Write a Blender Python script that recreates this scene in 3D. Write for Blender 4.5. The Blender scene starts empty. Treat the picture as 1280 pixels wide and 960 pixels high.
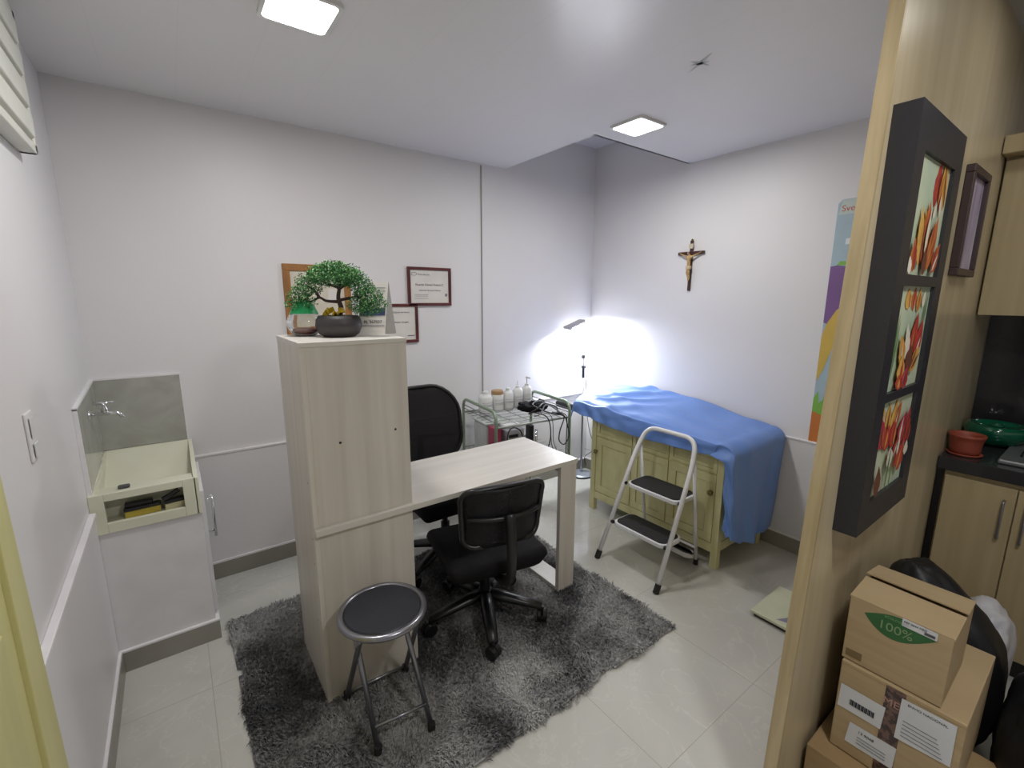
import bpy, bmesh, math, random
from mathutils import Vector, Matrix, noise
random.seed(7)
PI = math.pi
R = math.radians
C = bpy.context.scene.collection
scn = bpy.context.scene

# ------------------------------------------------------------------ camera
F, PITCH, YAW, ROLL = 570.4561, 0.1866, 0.6377, 0.0037
CAM = Vector((-3.0316, -2.9078, 1.582))
fw = Vector((math.sin(YAW)*math.cos(PITCH), math.cos(YAW)*math.cos(PITCH), -math.sin(PITCH)))
rt = Vector((math.cos(YAW), -math.sin(YAW), 0.0))
up = rt.cross(fw)
rt2 = math.cos(ROLL)*rt + math.sin(ROLL)*up
up2 = -math.sin(ROLL)*rt + math.cos(ROLL)*up
cd = bpy.data.cameras.new('camera')
cam = bpy.data.objects.new('camera', cd); C.objects.link(cam)
M = Matrix(((rt2.x, up2.x, -fw.x, CAM.x), (rt2.y, up2.y, -fw.y, CAM.y), (rt2.z, up2.z, -fw.z, CAM.z), (0, 0, 0, 1)))
cam.matrix_world = M
cd.sensor_width = 36.0; cd.lens = 36.0*F/1280.0; cd.clip_start = 0.02
scn.camera = cam

# ------------------------------------------------------------------ light
world = bpy.data.worlds.new('world'); scn.world = world; world.use_nodes = True
world.node_tree.nodes['Background'].inputs[0].default_value = (0.8, 0.85, 0.9, 1)
world.node_tree.nodes['Background'].inputs[1].default_value = 0.02
scn.view_settings.view_transform = 'Standard'
scn.view_settings.look = 'None'
scn.view_settings.exposure = 0.0
scn.view_settings.gamma = 1.0
scn.view_settings.use_curve_mapping = False
E_CEIL = 10.8      # watts of each ceiling fitting
E_BACK = 15.5      # unseen fitting added behind the camera to brighten the room
E_EXAM = 14.5      # examination lamp
def area(name, loc, size, power, col=(1, 1, 1), rot=(0, 0, 0), spread=180, sy=None):
    d = bpy.data.lights.new(name, 'AREA'); d.energy = power; d.color = col
    d.shape = 'RECTANGLE'; d.size = size; d.size_y = sy or size; d.spread = R(spread)
    o = bpy.data.objects.new(name, d); C.objects.link(o); o.location = loc; o.rotation_euler = rot
    return o

# ------------------------------------------------------------------ materials
def mat(name, col, rough=0.6, metal=0.0, col2=None, scale=(8, 8, 8), det=3, bump=0.0, bscale=None,
        lo=0.35, hi=0.65, spec=0.5, emit=None, es=0, trans=0, alpha=1, coat=0, dist=0.0, coords='Object'):
    m = bpy.data.materials.new(name); m.use_nodes = True
    nt = m.node_tree; b = nt.nodes['Principled BSDF']
    c = tuple(col)+(1,)
    b.inputs['Base Color'].default_value = c
    b.inputs['Roughness'].default_value = rough
    b.inputs['Metallic'].default_value = metal
    b.inputs['Specular IOR Level'].default_value = spec
    b.inputs['Coat Weight'].default_value = coat
    b.inputs['Transmission Weight'].default_value = trans
    b.inputs['Alpha'].default_value = alpha
    if emit: b.inputs['Emission Color'].default_value = tuple(emit)+(1,); b.inputs['Emission Strength'].default_value = es
    tc = nt.nodes.new('ShaderNodeTexCoord'); mp = nt.nodes.new('ShaderNodeMapping')
    mp.inputs['Scale'].default_value = scale
    nt.links.new(tc.outputs[coords], mp.inputs[0])
    n = nt.nodes.new('ShaderNodeTexNoise'); n.inputs['Scale'].default_value = 1.0; n.inputs['Detail'].default_value = det
    n.inputs['Distortion'].default_value = dist
    nt.links.new(mp.outputs[0], n.inputs['Vector'])
    if col2 is None: col2 = tuple(x*0.93 for x in col)
    r = nt.nodes.new('ShaderNodeValToRGB')
    r.color_ramp.elements[0].position = lo; r.color_ramp.elements[1].position = hi
    r.color_ramp.elements[0].color = tuple(col2)+(1,); r.color_ramp.elements[1].color = c
    nt.links.new(n.outputs['Fac'], r.inputs[0]); nt.links.new(r.outputs[0], b.inputs['Base Color'])
    if bump:
        bp = nt.nodes.new('ShaderNodeBump'); bp.inputs['Strength'].default_value = bump; bp.inputs['Distance'].default_value = 0.004
        if bscale:
            n2 = nt.nodes.new('ShaderNodeTexNoise'); n2.inputs['Scale'].default_value = bscale; n2.inputs['Detail'].default_value = 4
            nt.links.new(tc.outputs[coords], n2.inputs['Vector']); nt.links.new(n2.outputs['Fac'], bp.inputs['Height'])
        else: nt.links.new(n.outputs['Fac'], bp.inputs['Height'])
        nt.links.new(bp.outputs[0], b.inputs['Normal'])
    return m
def srgb(r, g, b):
    f = lambda c: (c/255/12.92) if c/255 <= 0.04045 else ((c/255+0.055)/1.055)**2.4
    return (f(r), f(g), f(b))
MT = {}
MT['wall'] = mat('wall_paint', (0.76, 0.742, 0.755), 0.45, col2=(0.735, 0.72, 0.732), scale=(1.5, 1.5, 1.5), bump=0.15, bscale=30)
MT['trimw'] = mat('white_cap', (0.80, 0.78, 0.79), 0.4)
MT['skirt'] = mat('skirting_tile', srgb(150, 147, 138), 0.3, col2=srgb(138, 135, 126), scale=(3, 3, 3))
MT['greytile'] = mat('grey_tile', srgb(172, 172, 164), 0.12, col2=srgb(160, 160, 152), scale=(5, 5, 5), dist=2)
MT['cream'] = mat('cream_resin', srgb(222, 222, 200), 0.3, col2=srgb(212, 212, 190), scale=(4, 4, 4))
MT['white'] = mat('white_paint', (0.74, 0.73, 0.74), 0.35)
MT['whitep'] = mat('white_plastic', (0.78, 0.78, 0.77), 0.35)
MT['chrome'] = mat('chrome', (0.75, 0.75, 0.77), 0.12, 1.0)
MT['steel'] = mat('grey_steel', srgb(150, 150, 158), 0.28, 0.9)
MT['laminate'] = mat('pale_laminate', srgb(212, 206, 197), 0.36, col2=srgb(198, 191, 181), scale=(26, 26, 1.1), det=6, lo=0.3, hi=0.7)
MT['laminate_x'] = mat('pale_laminate_top', srgb(214, 210, 203), 0.34, col2=srgb(203, 199, 191), scale=(1.2, 26, 26), det=6, lo=0.3, hi=0.7)
MT['oak'] = mat('light_oak_veneer', srgb(206, 192, 160), 0.28, col2=srgb(184, 168, 134), scale=(13, 13, 0.7), det=7, lo=0.28, hi=0.72, dist=0.6)
MT['oak_edge'] = mat('oak_edge', srgb(190, 172, 136), 0.4, col2=srgb(164, 146, 110), scale=(30, 30, 0.8), det=5)
MT['door'] = mat('yellowish_door', srgb(214, 208, 148), 0.4, col2=srgb(202, 196, 136), scale=(12, 12, 0.6), det=5)
MT['black'] = mat('black_plastic', (0.008, 0.008, 0.009), 0.33, col2=(0.008, 0.008, 0.01))
MT['blackf'] = mat('black_fabric', (0.009, 0.008, 0.010), 0.8, col2=(0.006, 0.006, 0.007), scale=(200, 200, 200), bump=0.2, spec=.2)
MT['mesh'] = mat('black_net', (0.011, 0.010, 0.013), 0.5, col2=(0.006, 0.005, 0.007), scale=(160, 160, 160), bump=0.2, alpha=0.90, spec=.3)
MT['pad'] = mat('navy_vinyl', (0.018, 0.019, 0.028), 0.42, bump=0.25, bscale=220)
MT['rubber'] = mat('black_rubber', (0.012, 0.012, 0.012), 0.7)
MT['tread'] = mat('black_tread', (0.018, 0.018, 0.022), 0.6, bump=0.5, bscale=250)
MT['whitemet'] = mat('white_enamel', (0.80, 0.80, 0.82), 0.25)
MT['greenmet'] = mat('sage_metal', srgb(140, 158, 136), 0.3, 0.3)
MT['greencab'] = mat('green_distressed_paint', srgb(222, 218, 170), 0.5, col2=srgb(204, 198, 146), scale=(9, 9, 3), det=6)
MT['greencab2'] = mat('green_paint_groove', srgb(150, 144, 92), 0.6)
MT['brass'] = mat('old_brass', srgb(130, 115, 70), 0.4, 0.7)
MT['sheet'] = mat('blue_sheet', srgb(110, 146, 214), 0.42, col2=srgb(102, 138, 208), scale=(3, 3, 3), bump=0.9, bscale=6)
MT['darkframe'] = mat('mahogany_frame', srgb(96, 42, 44), 0.35, col2=srgb(70, 28, 32), scale=(10, 10, 10))
MT['cork'] = mat('brown_wood_frame', srgb(166, 116, 62), 0.45, col2=srgb(140, 94, 46), scale=(20, 20, 4))
MT['paper'] = mat('paper', srgb(222, 218, 212), 0.6)
MT['papercream'] = mat('cream_paper', srgb(214, 206, 190), 0.6)
MT['ink'] = mat('grey_ink', srgb(120, 120, 130), 0.7)
MT['inkd'] = mat('dark_ink', srgb(50, 50, 60), 0.7)
MT['navy'] = mat('navy_print', srgb(52, 62, 104), 0.6)
MT['pot'] = mat('dark_pot', srgb(58, 54, 56), 0.5)
MT['bark'] = mat('dark_bark', srgb(60, 44, 40), 0.8, bump=0.5, bscale=80)
MT['leaf'] = mat('bonsai_leaf', srgb(66, 128, 64), 0.5, col2=srgb(36, 92, 46), scale=(60, 60, 60), lo=0.3, hi=0.7)
MT['leafl'] = mat('bonsai_leaf_light', srgb(128, 178, 104), 0.5, col2=srgb(92, 150, 78), scale=(60, 60, 60))
MT['gold'] = mat('gold_ribbon', srgb(190, 160, 40), 0.3, 0.6)
MT['glass'] = mat('clear_glass', (0.95, 0.96, 0.95), 0.03, trans=1.0)
MT['greenp'] = mat('green_plastic', srgb(20, 160, 90), 0.4)
MT['redst'] = mat('red_stones', srgb(150, 90, 84), 0.7)
MT['bottle'] = mat('milky_bottle', (0.74, 0.75, 0.74), 0.3)
MT['crimson'] = mat('crimson_plastic', srgb(160, 50, 80), 0.4)
MT['greybox'] = mat('grey_device', srgb(165, 165, 170), 0.4)
MT['clearbin'] = mat('cloudy_plastic', srgb(200, 205, 202), 0.3, col2=srgb(180, 186, 182))
MT['frameblk'] = mat('charcoal_frame', srgb(42, 41, 46), 0.45, bump=0.1, bscale=200)
MT['card'] = mat('cardboard', srgb(182, 160, 124), 0.75, col2=srgb(172, 150, 114), scale=(3, 3, 40), det=4)
MT['card2'] = mat('cardboard_dark', srgb(166, 140, 100), 0.8, col2=srgb(154, 128, 90), scale=(3, 3, 40), det=4)
MT['tape'] = mat('printed_tape', srgb(110, 84, 74), 0.3, col2=srgb(60, 44, 44), scale=(60, 60, 60), lo=.45, hi=.55)
MT['leafg'] = mat('green_print', srgb(52, 104, 58), 0.7)
MT['tag'] = mat('white_label', srgb(214, 216, 220), 0.5)
MT['bagb'] = mat('black_bag_plastic', (0.010, 0.010, 0.012), 0.5, bump=0.5, bscale=14)
MT['bagw'] = mat('white_bag_plastic', (0.62, 0.62, 0.66), 0.4, bump=0.5, bscale=14)
MT['granite'] = mat('black_granite', (0.012, 0.012, 0.014), 0.12, col2=(0.03, 0.03, 0.034), scale=(220, 220, 220), lo=0.6, hi=0.75)
MT['kcab'] = mat('kitchen_veneer', srgb(184, 168, 132), 0.4, col2=srgb(166, 150, 114), scale=(22, 22, 0.9), det=6, lo=.3, hi=.7)
MT['terra'] = mat('terracotta', srgb(158, 78, 58), 0.5, col2=srgb(140, 66, 48), scale=(10, 10, 10))
MT['greenbowl'] = mat('green_glaze', srgb(20, 104, 74), 0.1, col2=srgb(10, 84, 60), coat=0.5)
MT['led'] = mat('led_diffuser', (1, 1, 1), 0.4, emit=(1, 1, 1), es=8.0)
MT['cableb'] = mat('black_cable', (0.02, 0.02, 0.025), 0.4)
MT['cableg'] = mat('grey_cable', srgb(120, 120, 128), 0.4)
MT['skin'] = mat('carved_figure', srgb(190, 160, 110), 0.5, col2=srgb(160, 128, 84), scale=(40, 40, 40))
MT['crosswood'] = mat('dark_cross_wood', srgb(70, 42, 38), 0.4)
MT['scale'] = mat('pale_green_platform', srgb(206, 210, 184), 0.3)
MT['purple'] = mat('lilac_print', srgb(138, 136, 160), 0.4)
MT['yellowb'] = mat('yellow_bristle', srgb(190, 170, 70), 0.8, bump=0.6, bscale=60)
MT['vent'] = mat('offwhite_vent', srgb(216, 216, 206), 0.4)
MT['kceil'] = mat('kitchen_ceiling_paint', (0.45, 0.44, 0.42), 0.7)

def floor_mat():
    m = mat('polished_floor_tile', srgb(197, 196, 189), 0.13, col2=srgb(186, 185, 178), scale=(1.6, 1.6, 1.6), det=6, dist=1.5)
    nt = m.node_tree; b = nt.nodes['Principled BSDF']
    tc = [n for n in nt.nodes if n.type == 'TEX_COORD'][0]
    sx = nt.nodes.new('ShaderNodeSeparateXYZ'); nt.links.new(tc.outputs['Object'], sx.inputs[0])
    def groove(axis, off, per):
        a = nt.nodes.new('ShaderNodeMath'); a.operation = 'ADD'; a.inputs[1].default_value = off; nt.links.new(sx.outputs[axis], a.inputs[0])
        p = nt.nodes.new('ShaderNodeMath'); p.operation = 'PINGPONG'; p.inputs[1].default_value = per/2; nt.links.new(a.outputs[0], p.inputs[0])
        l = nt.nodes.new('ShaderNodeMath'); l.operation = 'LESS_THAN'; l.inputs[1].default_value = 0.0016; nt.links.new(p.outputs[0], l.inputs[0])
        return l
    g1 = groove(0, 1.239+6.06, 0.606); g2 = groove(1, 2.19+6.55, 0.655)
    mx = nt.nodes.new('ShaderNodeMath'); mx.operation = 'MAXIMUM'; nt.links.new(g1.outputs[0], mx.inputs[0]); nt.links.new(g2.outputs[0], mx.inputs[1])
    ramp = [n for n in nt.nodes if n.type == 'VALTORGB'][0]
    # soft veins
    wv = nt.nodes.new('ShaderNodeTexNoise'); wv.inputs['Scale'].default_value = 2.2; wv.inputs['Detail'].default_value = 8; wv.inputs['Distortion'].default_value = 2.5
    nt.links.new(tc.outputs['Object'], wv.inputs['Vector'])
    vr = nt.nodes.new('ShaderNodeValToRGB'); e = vr.color_ramp.elements
    e[0].position = 0.485; e[0].color = (0, 0, 0, 1); e[1].position = 0.515; e[1].color = (0, 0, 0, 1)
    k = vr.color_ramp.elements.new(0.5); k.color = (0.25, 0.25, 0.25, 1)
    nt.links.new(wv.outputs['Fac'], vr.inputs[0])
    m1 = nt.nodes.new('ShaderNodeMix'); m1.data_type = 'RGBA'; m1.inputs[7].default_value = srgb(222, 221, 212)+(1,)
    nt.links.new(vr.outputs[0], m1.inputs[0]); nt.links.new(ramp.outputs[0], m1.inputs[6])
    m2 = nt.nodes.new('ShaderNodeMix'); m2.data_type = 'RGBA'; m2.inputs[7].default_value = srgb(172, 171, 160)+(1,)
    nt.links.new(mx.outputs[0], m2.inputs[0]); nt.links.new(m1.outputs[2], m2.inputs[6]); nt.links.new(m2.outputs[2], b.inputs['Base Color'])
    return m
MT['floor'] = floor_mat()
def ceil_mat():
    m = mat('glossy_pvc_ceiling', (0.80, 0.785, 0.80), 0.22, col2=(0.78, 0.765, 0.78), scale=(0.9, 0.9, 0.9), bump=0.25, bscale=2.2)
    nt = m.node_tree; b = nt.nodes['Principled BSDF']
    tc = [n for n in nt.nodes if n.type == 'TEX_COORD'][0]
    sx = nt.nodes.new('ShaderNodeSeparateXYZ'); nt.links.new(tc.outputs['Object'], sx.inputs[0])
    a = nt.nodes.new('ShaderNodeMath'); a.operation = 'ADD'; a.inputs[1].default_value = 6.155; nt.links.new(sx.outputs[0], a.inputs[0])
    p = nt.nodes.new('ShaderNodeMath'); p.operation = 'PINGPONG'; p.inputs[1].default_value = 0.125; nt.links.new(a.outputs[0], p.inputs[0])
    l = nt.nodes.new('ShaderNodeMath'); l.operation = 'LESS_THAN'; l.inputs[1].default_value = 0.0012; nt.links.new(p.outputs[0], l.inputs[0])
    ramp = [n for n in nt.nodes if n.type == 'VALTORGB'][0]
    m2 = nt.nodes.new('ShaderNodeMix'); m2.data_type = 'RGBA'; m2.inputs[7].default_value = (0.75, 0.74, 0.75, 1)
    nt.links.new(l.outputs[0], m2.inputs[0]); nt.links.new(ramp.outputs[0], m2.inputs[6]); nt.links.new(m2.outputs[2], b.inputs['Base Color'])
    return m
MT['ceil'] = ceil_mat()

# ------------------------------------------------------------------ helpers
def rootloc(o):
    p = Vector((0, 0, 0))
    while o is not None: p = p + Vector(o.location); o = o.parent
    return p
def obj(name, bm, m, parent=None, label=None, world=True, smooth=False, bevel=0, loc=None):
    if isinstance(m, str): m = MT[m]
    bmesh.ops.recalc_face_normals(bm, faces=bm.faces[:])
    me = bpy.data.meshes.new(name)
    o = bpy.data.objects.new(name, me)
    if parent is None:
        base = Vector(loc) if loc is not None else Vector((0, 0, 0)); o.location = base; off = base
    else:
        o.parent = parent; off = rootloc(parent) if world else Vector((0, 0, 0))
    if world and off.length > 0: bmesh.ops.translate(bm, verts=bm.verts, vec=-off)
    bm.to_mesh(me); bm.free(); me.materials.append(m)
    if smooth:
        for p in me.polygons: p.use_smooth = True
    C.objects.link(o)
    if bevel:
        b = o.modifiers.new('bevel', 'BEVEL'); b.width = bevel; b.segments = 2; b.limit_method = 'ANGLE'; b.angle_limit = R(40)
    if label: o['label'] = label
    return o
def thing(name, label, cat, loc=(0, 0, 0), rotz=0, group=None):
    o = bpy.data.objects.new(name, None); C.objects.link(o); o.empty_display_size = 0.05
    o.location = loc; o.rotation_euler = (0, 0, rotz); tag(o, label, cat, group); return o
def tag(o, label, cat, group=None):
    o['label'] = label; o['category'] = cat
    if group: o['group'] = group
    return o
def struct(name, bm, m, **k):
    o = obj(name, bm, m, **k); o['kind'] = 'structure'; return o
def BM(): return bmesh.new()
def box(bm, x0, x1, y0, y1, z0, z1):
    v = [bm.verts.new((x, y, z)) for z in (z0, z1) for (x, y) in ((x0, y0), (x1, y0), (x1, y1), (x0, y1))]
    for f in ((0, 3, 2, 1), (4, 5, 6, 7), (0, 1, 5, 4), (1, 2, 6, 5), (2, 3, 7, 6), (3, 0, 4, 7)): bm.faces.new([v[i] for i in f])
    return bm
def bx(*a): return box(BM(), *a)
def prism(bm, pts, d):
    """pts: 3D polygon, d: extrusion vector"""
    d = Vector(d); a = [bm.verts.new(p) for p in pts]; b = [bm.verts.new(Vector(p)+d) for p in pts]
    bm.faces.new(a); bm.faces.new(b[::-1]); n = len(pts)
    for i in range(n): bm.faces.new((a[i], b[i], b[(i+1) % n], a[(i+1) % n]))
    return bm
def smoothpath(pts, n=8, closed=False):
    P = [Vector(p) for p in pts]; out = []; L = len(P)
    rng = range(L if closed else L-1)
    for i in rng:
        p0 = P[(i-1) % L] if closed or i > 0 else P[0]; p1 = P[i]; p2 = P[(i+1) % L]
        p3 = P[(i+2) % L] if closed or i+2 < L else P[-1]
        for k in range(n):
            t = k/n
            out.append(0.5*((2*p1)+(-p0+p2)*t+(2*p0-5*p1+4*p2-p3)*t*t+(-p0+3*p1-3*p2+p3)*t**3))
    if not closed: out.append(P[-1])
    return out
def roundpath(pts, r, n=5):
    P = [Vector(p) for p in pts]; out = [P[0]]
    for i in range(1, len(P)-1):
        a = (P[i-1]-P[i]); b = (P[i+1]-P[i]); rr = min(r, a.length*.49, b.length*.49)
        s = P[i]+a.normalized()*rr; e = P[i]+b.normalized()*rr
        for k in range(n+1):
            t = k/n; out.append(s*(1-t)**2+P[i]*2*t*(1-t)+e*t*t)
    out.append(P[-1]); return out
def tube(bm, pts, r, seg=8, closed=False, radii=None):
    P = [Vector(p) for p in pts]; n = len(P); rings = []
    ref = None
    for i in range(n):
        if closed: t = P[(i+1) % n]-P[(i-1) % n]
        else: t = P[min(i+1, n-1)]-P[max(i-1, 0)]
        if t.length < 1e-9: t = Vector((0, 0, 1))
        t.normalize()
        if ref is None: ref = t.orthogonal().normalized()
        ref = (ref-t*ref.dot(t))
        if ref.length < 1e-6: ref = t.orthogonal()
        ref.normalize(); b = t.cross(ref)
        rr = radii[i] if radii else r
        rings.append([bm.verts.new(P[i]+(ref*math.cos(2*PI*k/seg)+b*math.sin(2*PI*k/seg))*rr) for k in range(seg)])
    for i in range(n if closed else n-1):
        a = rings[i]; c = rings[(i+1) % n]
        for k in range(seg): bm.faces.new((a[k], a[(k+1) % seg], c[(k+1) % seg], c[k]))
    if not closed: bm.faces.new(rings[0][::-1]); bm.faces.new(rings[-1])
    return bm
def lathe(bm, prof, cx=0, cy=0, seg=24, cap=True):
    rings = []
    for (r, z) in prof:
        if r < 1e-5: rings.append([bm.verts.new((cx, cy, z))])
        else: rings.append([bm.verts.new((cx+r*math.cos(2*PI*k/seg), cy+r*math.sin(2*PI*k/seg), z)) for k in range(seg)])
    for a, b in zip(rings, rings[1:]):
        for k in range(seg):
            k2 = (k+1) % seg
            if len(a) == 1 and len(b) == 1: continue
            if len(a) == 1: bm.faces.new((a[0], b[k], b[k2]))
            elif len(b) == 1: bm.faces.new((a[k], a[k2], b[0]))
            else: bm.faces.new((a[k], a[k2], b[k2], b[k]))
    if cap:
        if len(rings[0]) > 1: bm.faces.new(rings[0][::-1])
        if len(rings[-1]) > 1: bm.faces.new(rings[-1])
    return bm
def rbox(bm, cx, cy, cz, sx, sy, sz, r, seg=4, mtx=None):
    """rounded box (superellipse-like) made from a bevelled cube"""
    b2 = bmesh.new(); box(b2, cx-sx/2, cx+sx/2, cy-sy/2, cy+sy/2, cz-sz/2, cz+sz/2)
    bmesh.ops.bevel(b2, geom=b2.edges[:], offset=min(r, sx*.49, sy*.49, sz*.49), segments=seg, profile=0.5, affect='EDGES')
    if mtx is not None: bmesh.ops.transform(b2, matrix=mtx, verts=b2.verts)
    me = bpy.data.meshes.new('tmp'); b2.to_mesh(me); b2.free(); bm.from_mesh(me); bpy.data.meshes.remove(me)
    return bm
def rect_round(x0, x1, y0, y1, r, n=5):
    out = []
    for (cx, cy, a0) in ((x1-r, y1-r, 0), (x0+r, y1-r, 90), (x0+r, y0+r, 180), (x1-r, y0+r, 270)):
        for k in range(n+1): a = R(a0+90*k/n); out.append((cx+r*math.cos(a), cy+r*math.sin(a)))
    return out
def text(name, body, size, o3, xdir, ydir, m, parent, ext=0.0004, align='CENTER', label=None):
    """lettering: converted to a mesh standing at o3, reading along xdir with ydir up"""
    cu = bpy.data.curves.new('t', 'FONT'); cu.body = body; cu.size = size; cu.align_x = align; cu.align_y = 'CENTER'; cu.extrude = ext
    t = bpy.data.objects.new('t', cu); C.objects.link(t)
    dg = bpy.context.evaluated_depsgraph_get(); me = bpy.data.meshes.new_from_object(t.evaluated_get(dg))
    bpy.data.objects.remove(t); bpy.data.curves.remove(cu)
    xd = Vector(xdir).normalized(); yd = Vector(ydir); yd = (yd-xd*yd.dot(xd)).normalized(); zd = xd.cross(yd)
    o3 = Vector(o3)
    mt = Matrix(((xd.x, yd.x, zd.x, o3.x), (xd.y, yd.y, zd.y, o3.y), (xd.z, yd.z, zd.z, o3.z), (0, 0, 0, 1)))
    bm = bmesh.new(); bm.from_mesh(me); bpy.data.meshes.remove(me); bmesh.ops.transform(bm, matrix=mt, verts=bm.verts)
    return obj(name, bm, m, parent, label)

# ------------------------------------------------------------------ room
W, H, H2 = 3.375, 2.510, 2.815
YB = -4.6          # wall behind the camera
XK = 0.24          # kitchen wall
PY = -2.482        # face of the veneered partition towards the camera
struct('floor', bx(-W, XK, YB, 0, -0.1, 0), 'floor')
struct('wall_back', bx(-W-.1, .1, 0, .1, 0, 3.0), 'wall')
struct('wall_right', bx(0, .1, -2.452, 0, 0, 3.0), 'wall')
struct('wall_left', bx(-W-.1, -W, YB, 0, 0, 3.0), 'wall')
struct('wall_rear', bx(-W-.1, XK+.1, YB-.1, YB, 0, 3.0), 'wall')
struct('wall_kitchen', bx(XK, XK+.1, YB, -2.44, 0, 3.0), 'wall')
c = BM()
box(c, -W, -0.955, -2.47, 0, H, H+.02); box(c, -0.955, 0, -2.47, -0.885, H, H+.02)
box(c, -W, -1.66, YB, -2.47, H, H+.02)
# lining of the recess
box(c, -0.957, -0.945, -0.885, 0, H, H2); box(c, -0.955, 0, -0.897, -0.885, H, H2)
bmesh.ops.remove_doubles(c, verts=c.verts, dist=1e-6)
struct('ceiling', c, 'ceil')
struct('ceiling', bx(-0.955, 0, -0.885, 0, H2, H2+.05), 'wall')
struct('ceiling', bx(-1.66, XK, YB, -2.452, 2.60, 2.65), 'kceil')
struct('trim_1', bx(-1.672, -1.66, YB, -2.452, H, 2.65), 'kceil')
# half-height thicker wall with its white cap (above the skirting)
ZR = 0.733
struct('trim_2', bx(-3.01, 0, -.014, 0, 0, ZR-.008), 'wall')
struct('trim_3', bx(-3.02, 0, -.018, 0, ZR-.008, ZR+.006), 'trimw', bevel=.003)
struct('trim_4', bx(-.014, 0, -2.45, -.014, 0, ZR-.008), 'wall')
struct('trim_5', bx(-.018, 0, -2.45, -.018, ZR-.008, ZR+.006), 'trimw', bevel=.003)
struct('trim_6', bx(-W, -W+.014, -1.56, -.56, 0, ZR-.008), 'wall')
struct('trim_7', bx(-W, -W+.022, -1.56, -.58, ZR-.008, ZR+.008), 'trimw', bevel=.003)
# skirting tiles
ZB = 0.098
struct('baseboard_back', bx(-3.0, -.014, -.026, -.014, 0, ZB-.004), 'skirt')
struct('baseboard_right', bx(-.026, -.014, -2.45, -.014, 0, ZB-.004), 'skirt')
struct('baseboard_left', bx(-W+.014, -W+.026, -1.54, -.575, 0, ZB-.004), 'skirt')
struct('trim_8', bx(-3.0, -.014, -.024, -.014, ZB-.004, ZB+.006), 'trimw')
struct('trim_9', bx(-.024, -.014, -2.45, -.024, ZB-.004, ZB+.006), 'trimw')
struct('trim_10', bx(-W+.014, -W+.024, -1.54, -.575, ZB-.004, ZB+.006), 'trimw')
# small strip where the right wall steps out near the partition
struct('trim_11', bx(-.03, 0, -2.45, -2.02, ZR+.01, H), 'wall')

# door in the left wall, seen at the left edge
d = struct('door_1', bx(-W, -W+.016, -2.35, -1.64, 0, 2.02), 'door', bevel=.003)
obj('door_frame', prism(BM(), [(-W, -1.65, 0), (-W, -1.508, 0), (-W, -1.606, 2.08), (-W, -1.65, 2.08)], (.026, 0, 0)), 'door', d, bevel=.002)
obj('door_panel', bx(-W+.016, -W+.022, -2.25, -1.72, 1.1, 1.92), 'door', d, bevel=.006)
obj('door_panel', bx(-W+.016, -W+.022, -2.25, -1.72, .15, .95), 'door', d, bevel=.006)

# partition of veneered board; its free edge is out of plumb as in the photo
def px(z): return -1.763+0.079*z
p = BM()
TH = .030
prism(p, [(px(0), PY, 0), (XK, PY, 0), (XK, PY, 2.62), (px(2.62), PY, 2.62)], (0, TH, 0))
struct('wall_partition', p, 'oak')
e = BM()
prism(e, [(px(0)-.004, PY-.002, 0), (px(0)+.006, PY-.002, 0), (px(2.62)+.006, PY-.002, 2.62), (px(2.62)-.004, PY-.002, 2.62)], (0, TH+.004, 0))
struct('trim_12', e, 'oak_edge')

# pipe cover / conduit on the back wall
t = tag(obj('wall_conduit', bx(-1.163, -1.155, -.006, 0, ZR+.006, H-.01), mat('conduit_grey', srgb(150, 146, 142), .5), loc=(-1.159, 0, ZR)), 'thin grey cable running straight down the back wall from the ceiling', 'cable')

# ------------------------------------------------------------------ ceiling lights
def ceiling_light(x, y, label, power, s=.105, rot=0, z=H):
    t = thing('ceiling_light', label, 'ceiling light', (x, y, z), group='square LED ceiling lights')
    fr = BM()
    o_ = rect_round(x-s-.012, x+s+.012, y-s-.012, y+s+.012, .02); i_ = rect_round(x-s, x+s, y-s, y+s, .02)
    vo = [fr.verts.new((a, b, z-.012)) for a, b in o_]; vi = [fr.verts.new((a, b, z-.012)) for a, b in i_]
    vt = [fr.verts.new((a, b, z)) for a, b in o_]; n = len(vo)
    for k in range(n):
        k2 = (k+1) % n; fr.faces.new((vo[k], vo[k2], vi[k2], vi[k])); fr.faces.new((vo[k], vt[k], vt[k2], vo[k2]))
    obj('frame', fr, 'whitep', t)
    df = BM(); prism(df, [(a, b, z-.010) for a, b in i_], (0, 0, .004))
    obj('diffuser', df, 'led', t)
    l = area('lamp', (0, 0, -.018), s*1.9, power, (1.0, .985, .97)); l.parent = t
    return t
ceiling_light(-.868, -1.135, 'square white LED ceiling light near the ceiling recess, right of the two', E_CEIL, s=.100)
ceiling_light(-2.585, -1.13, 'square white LED ceiling light cut by the top edge, left of the two', E_CEIL, s=.100)
ceiling_light(-2.10, -3.12, 'unseen square LED ceiling light added near the camera to brighten the room', E_BACK)  # out of view, added to lift the light on camera-facing surfaces
ceiling_light(-.80, -2.95, 'unseen square LED ceiling light added over the kitchen aisle to brighten it', 1.6, z=2.60)  # out of view, added to brighten the partition and kitchen side

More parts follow.
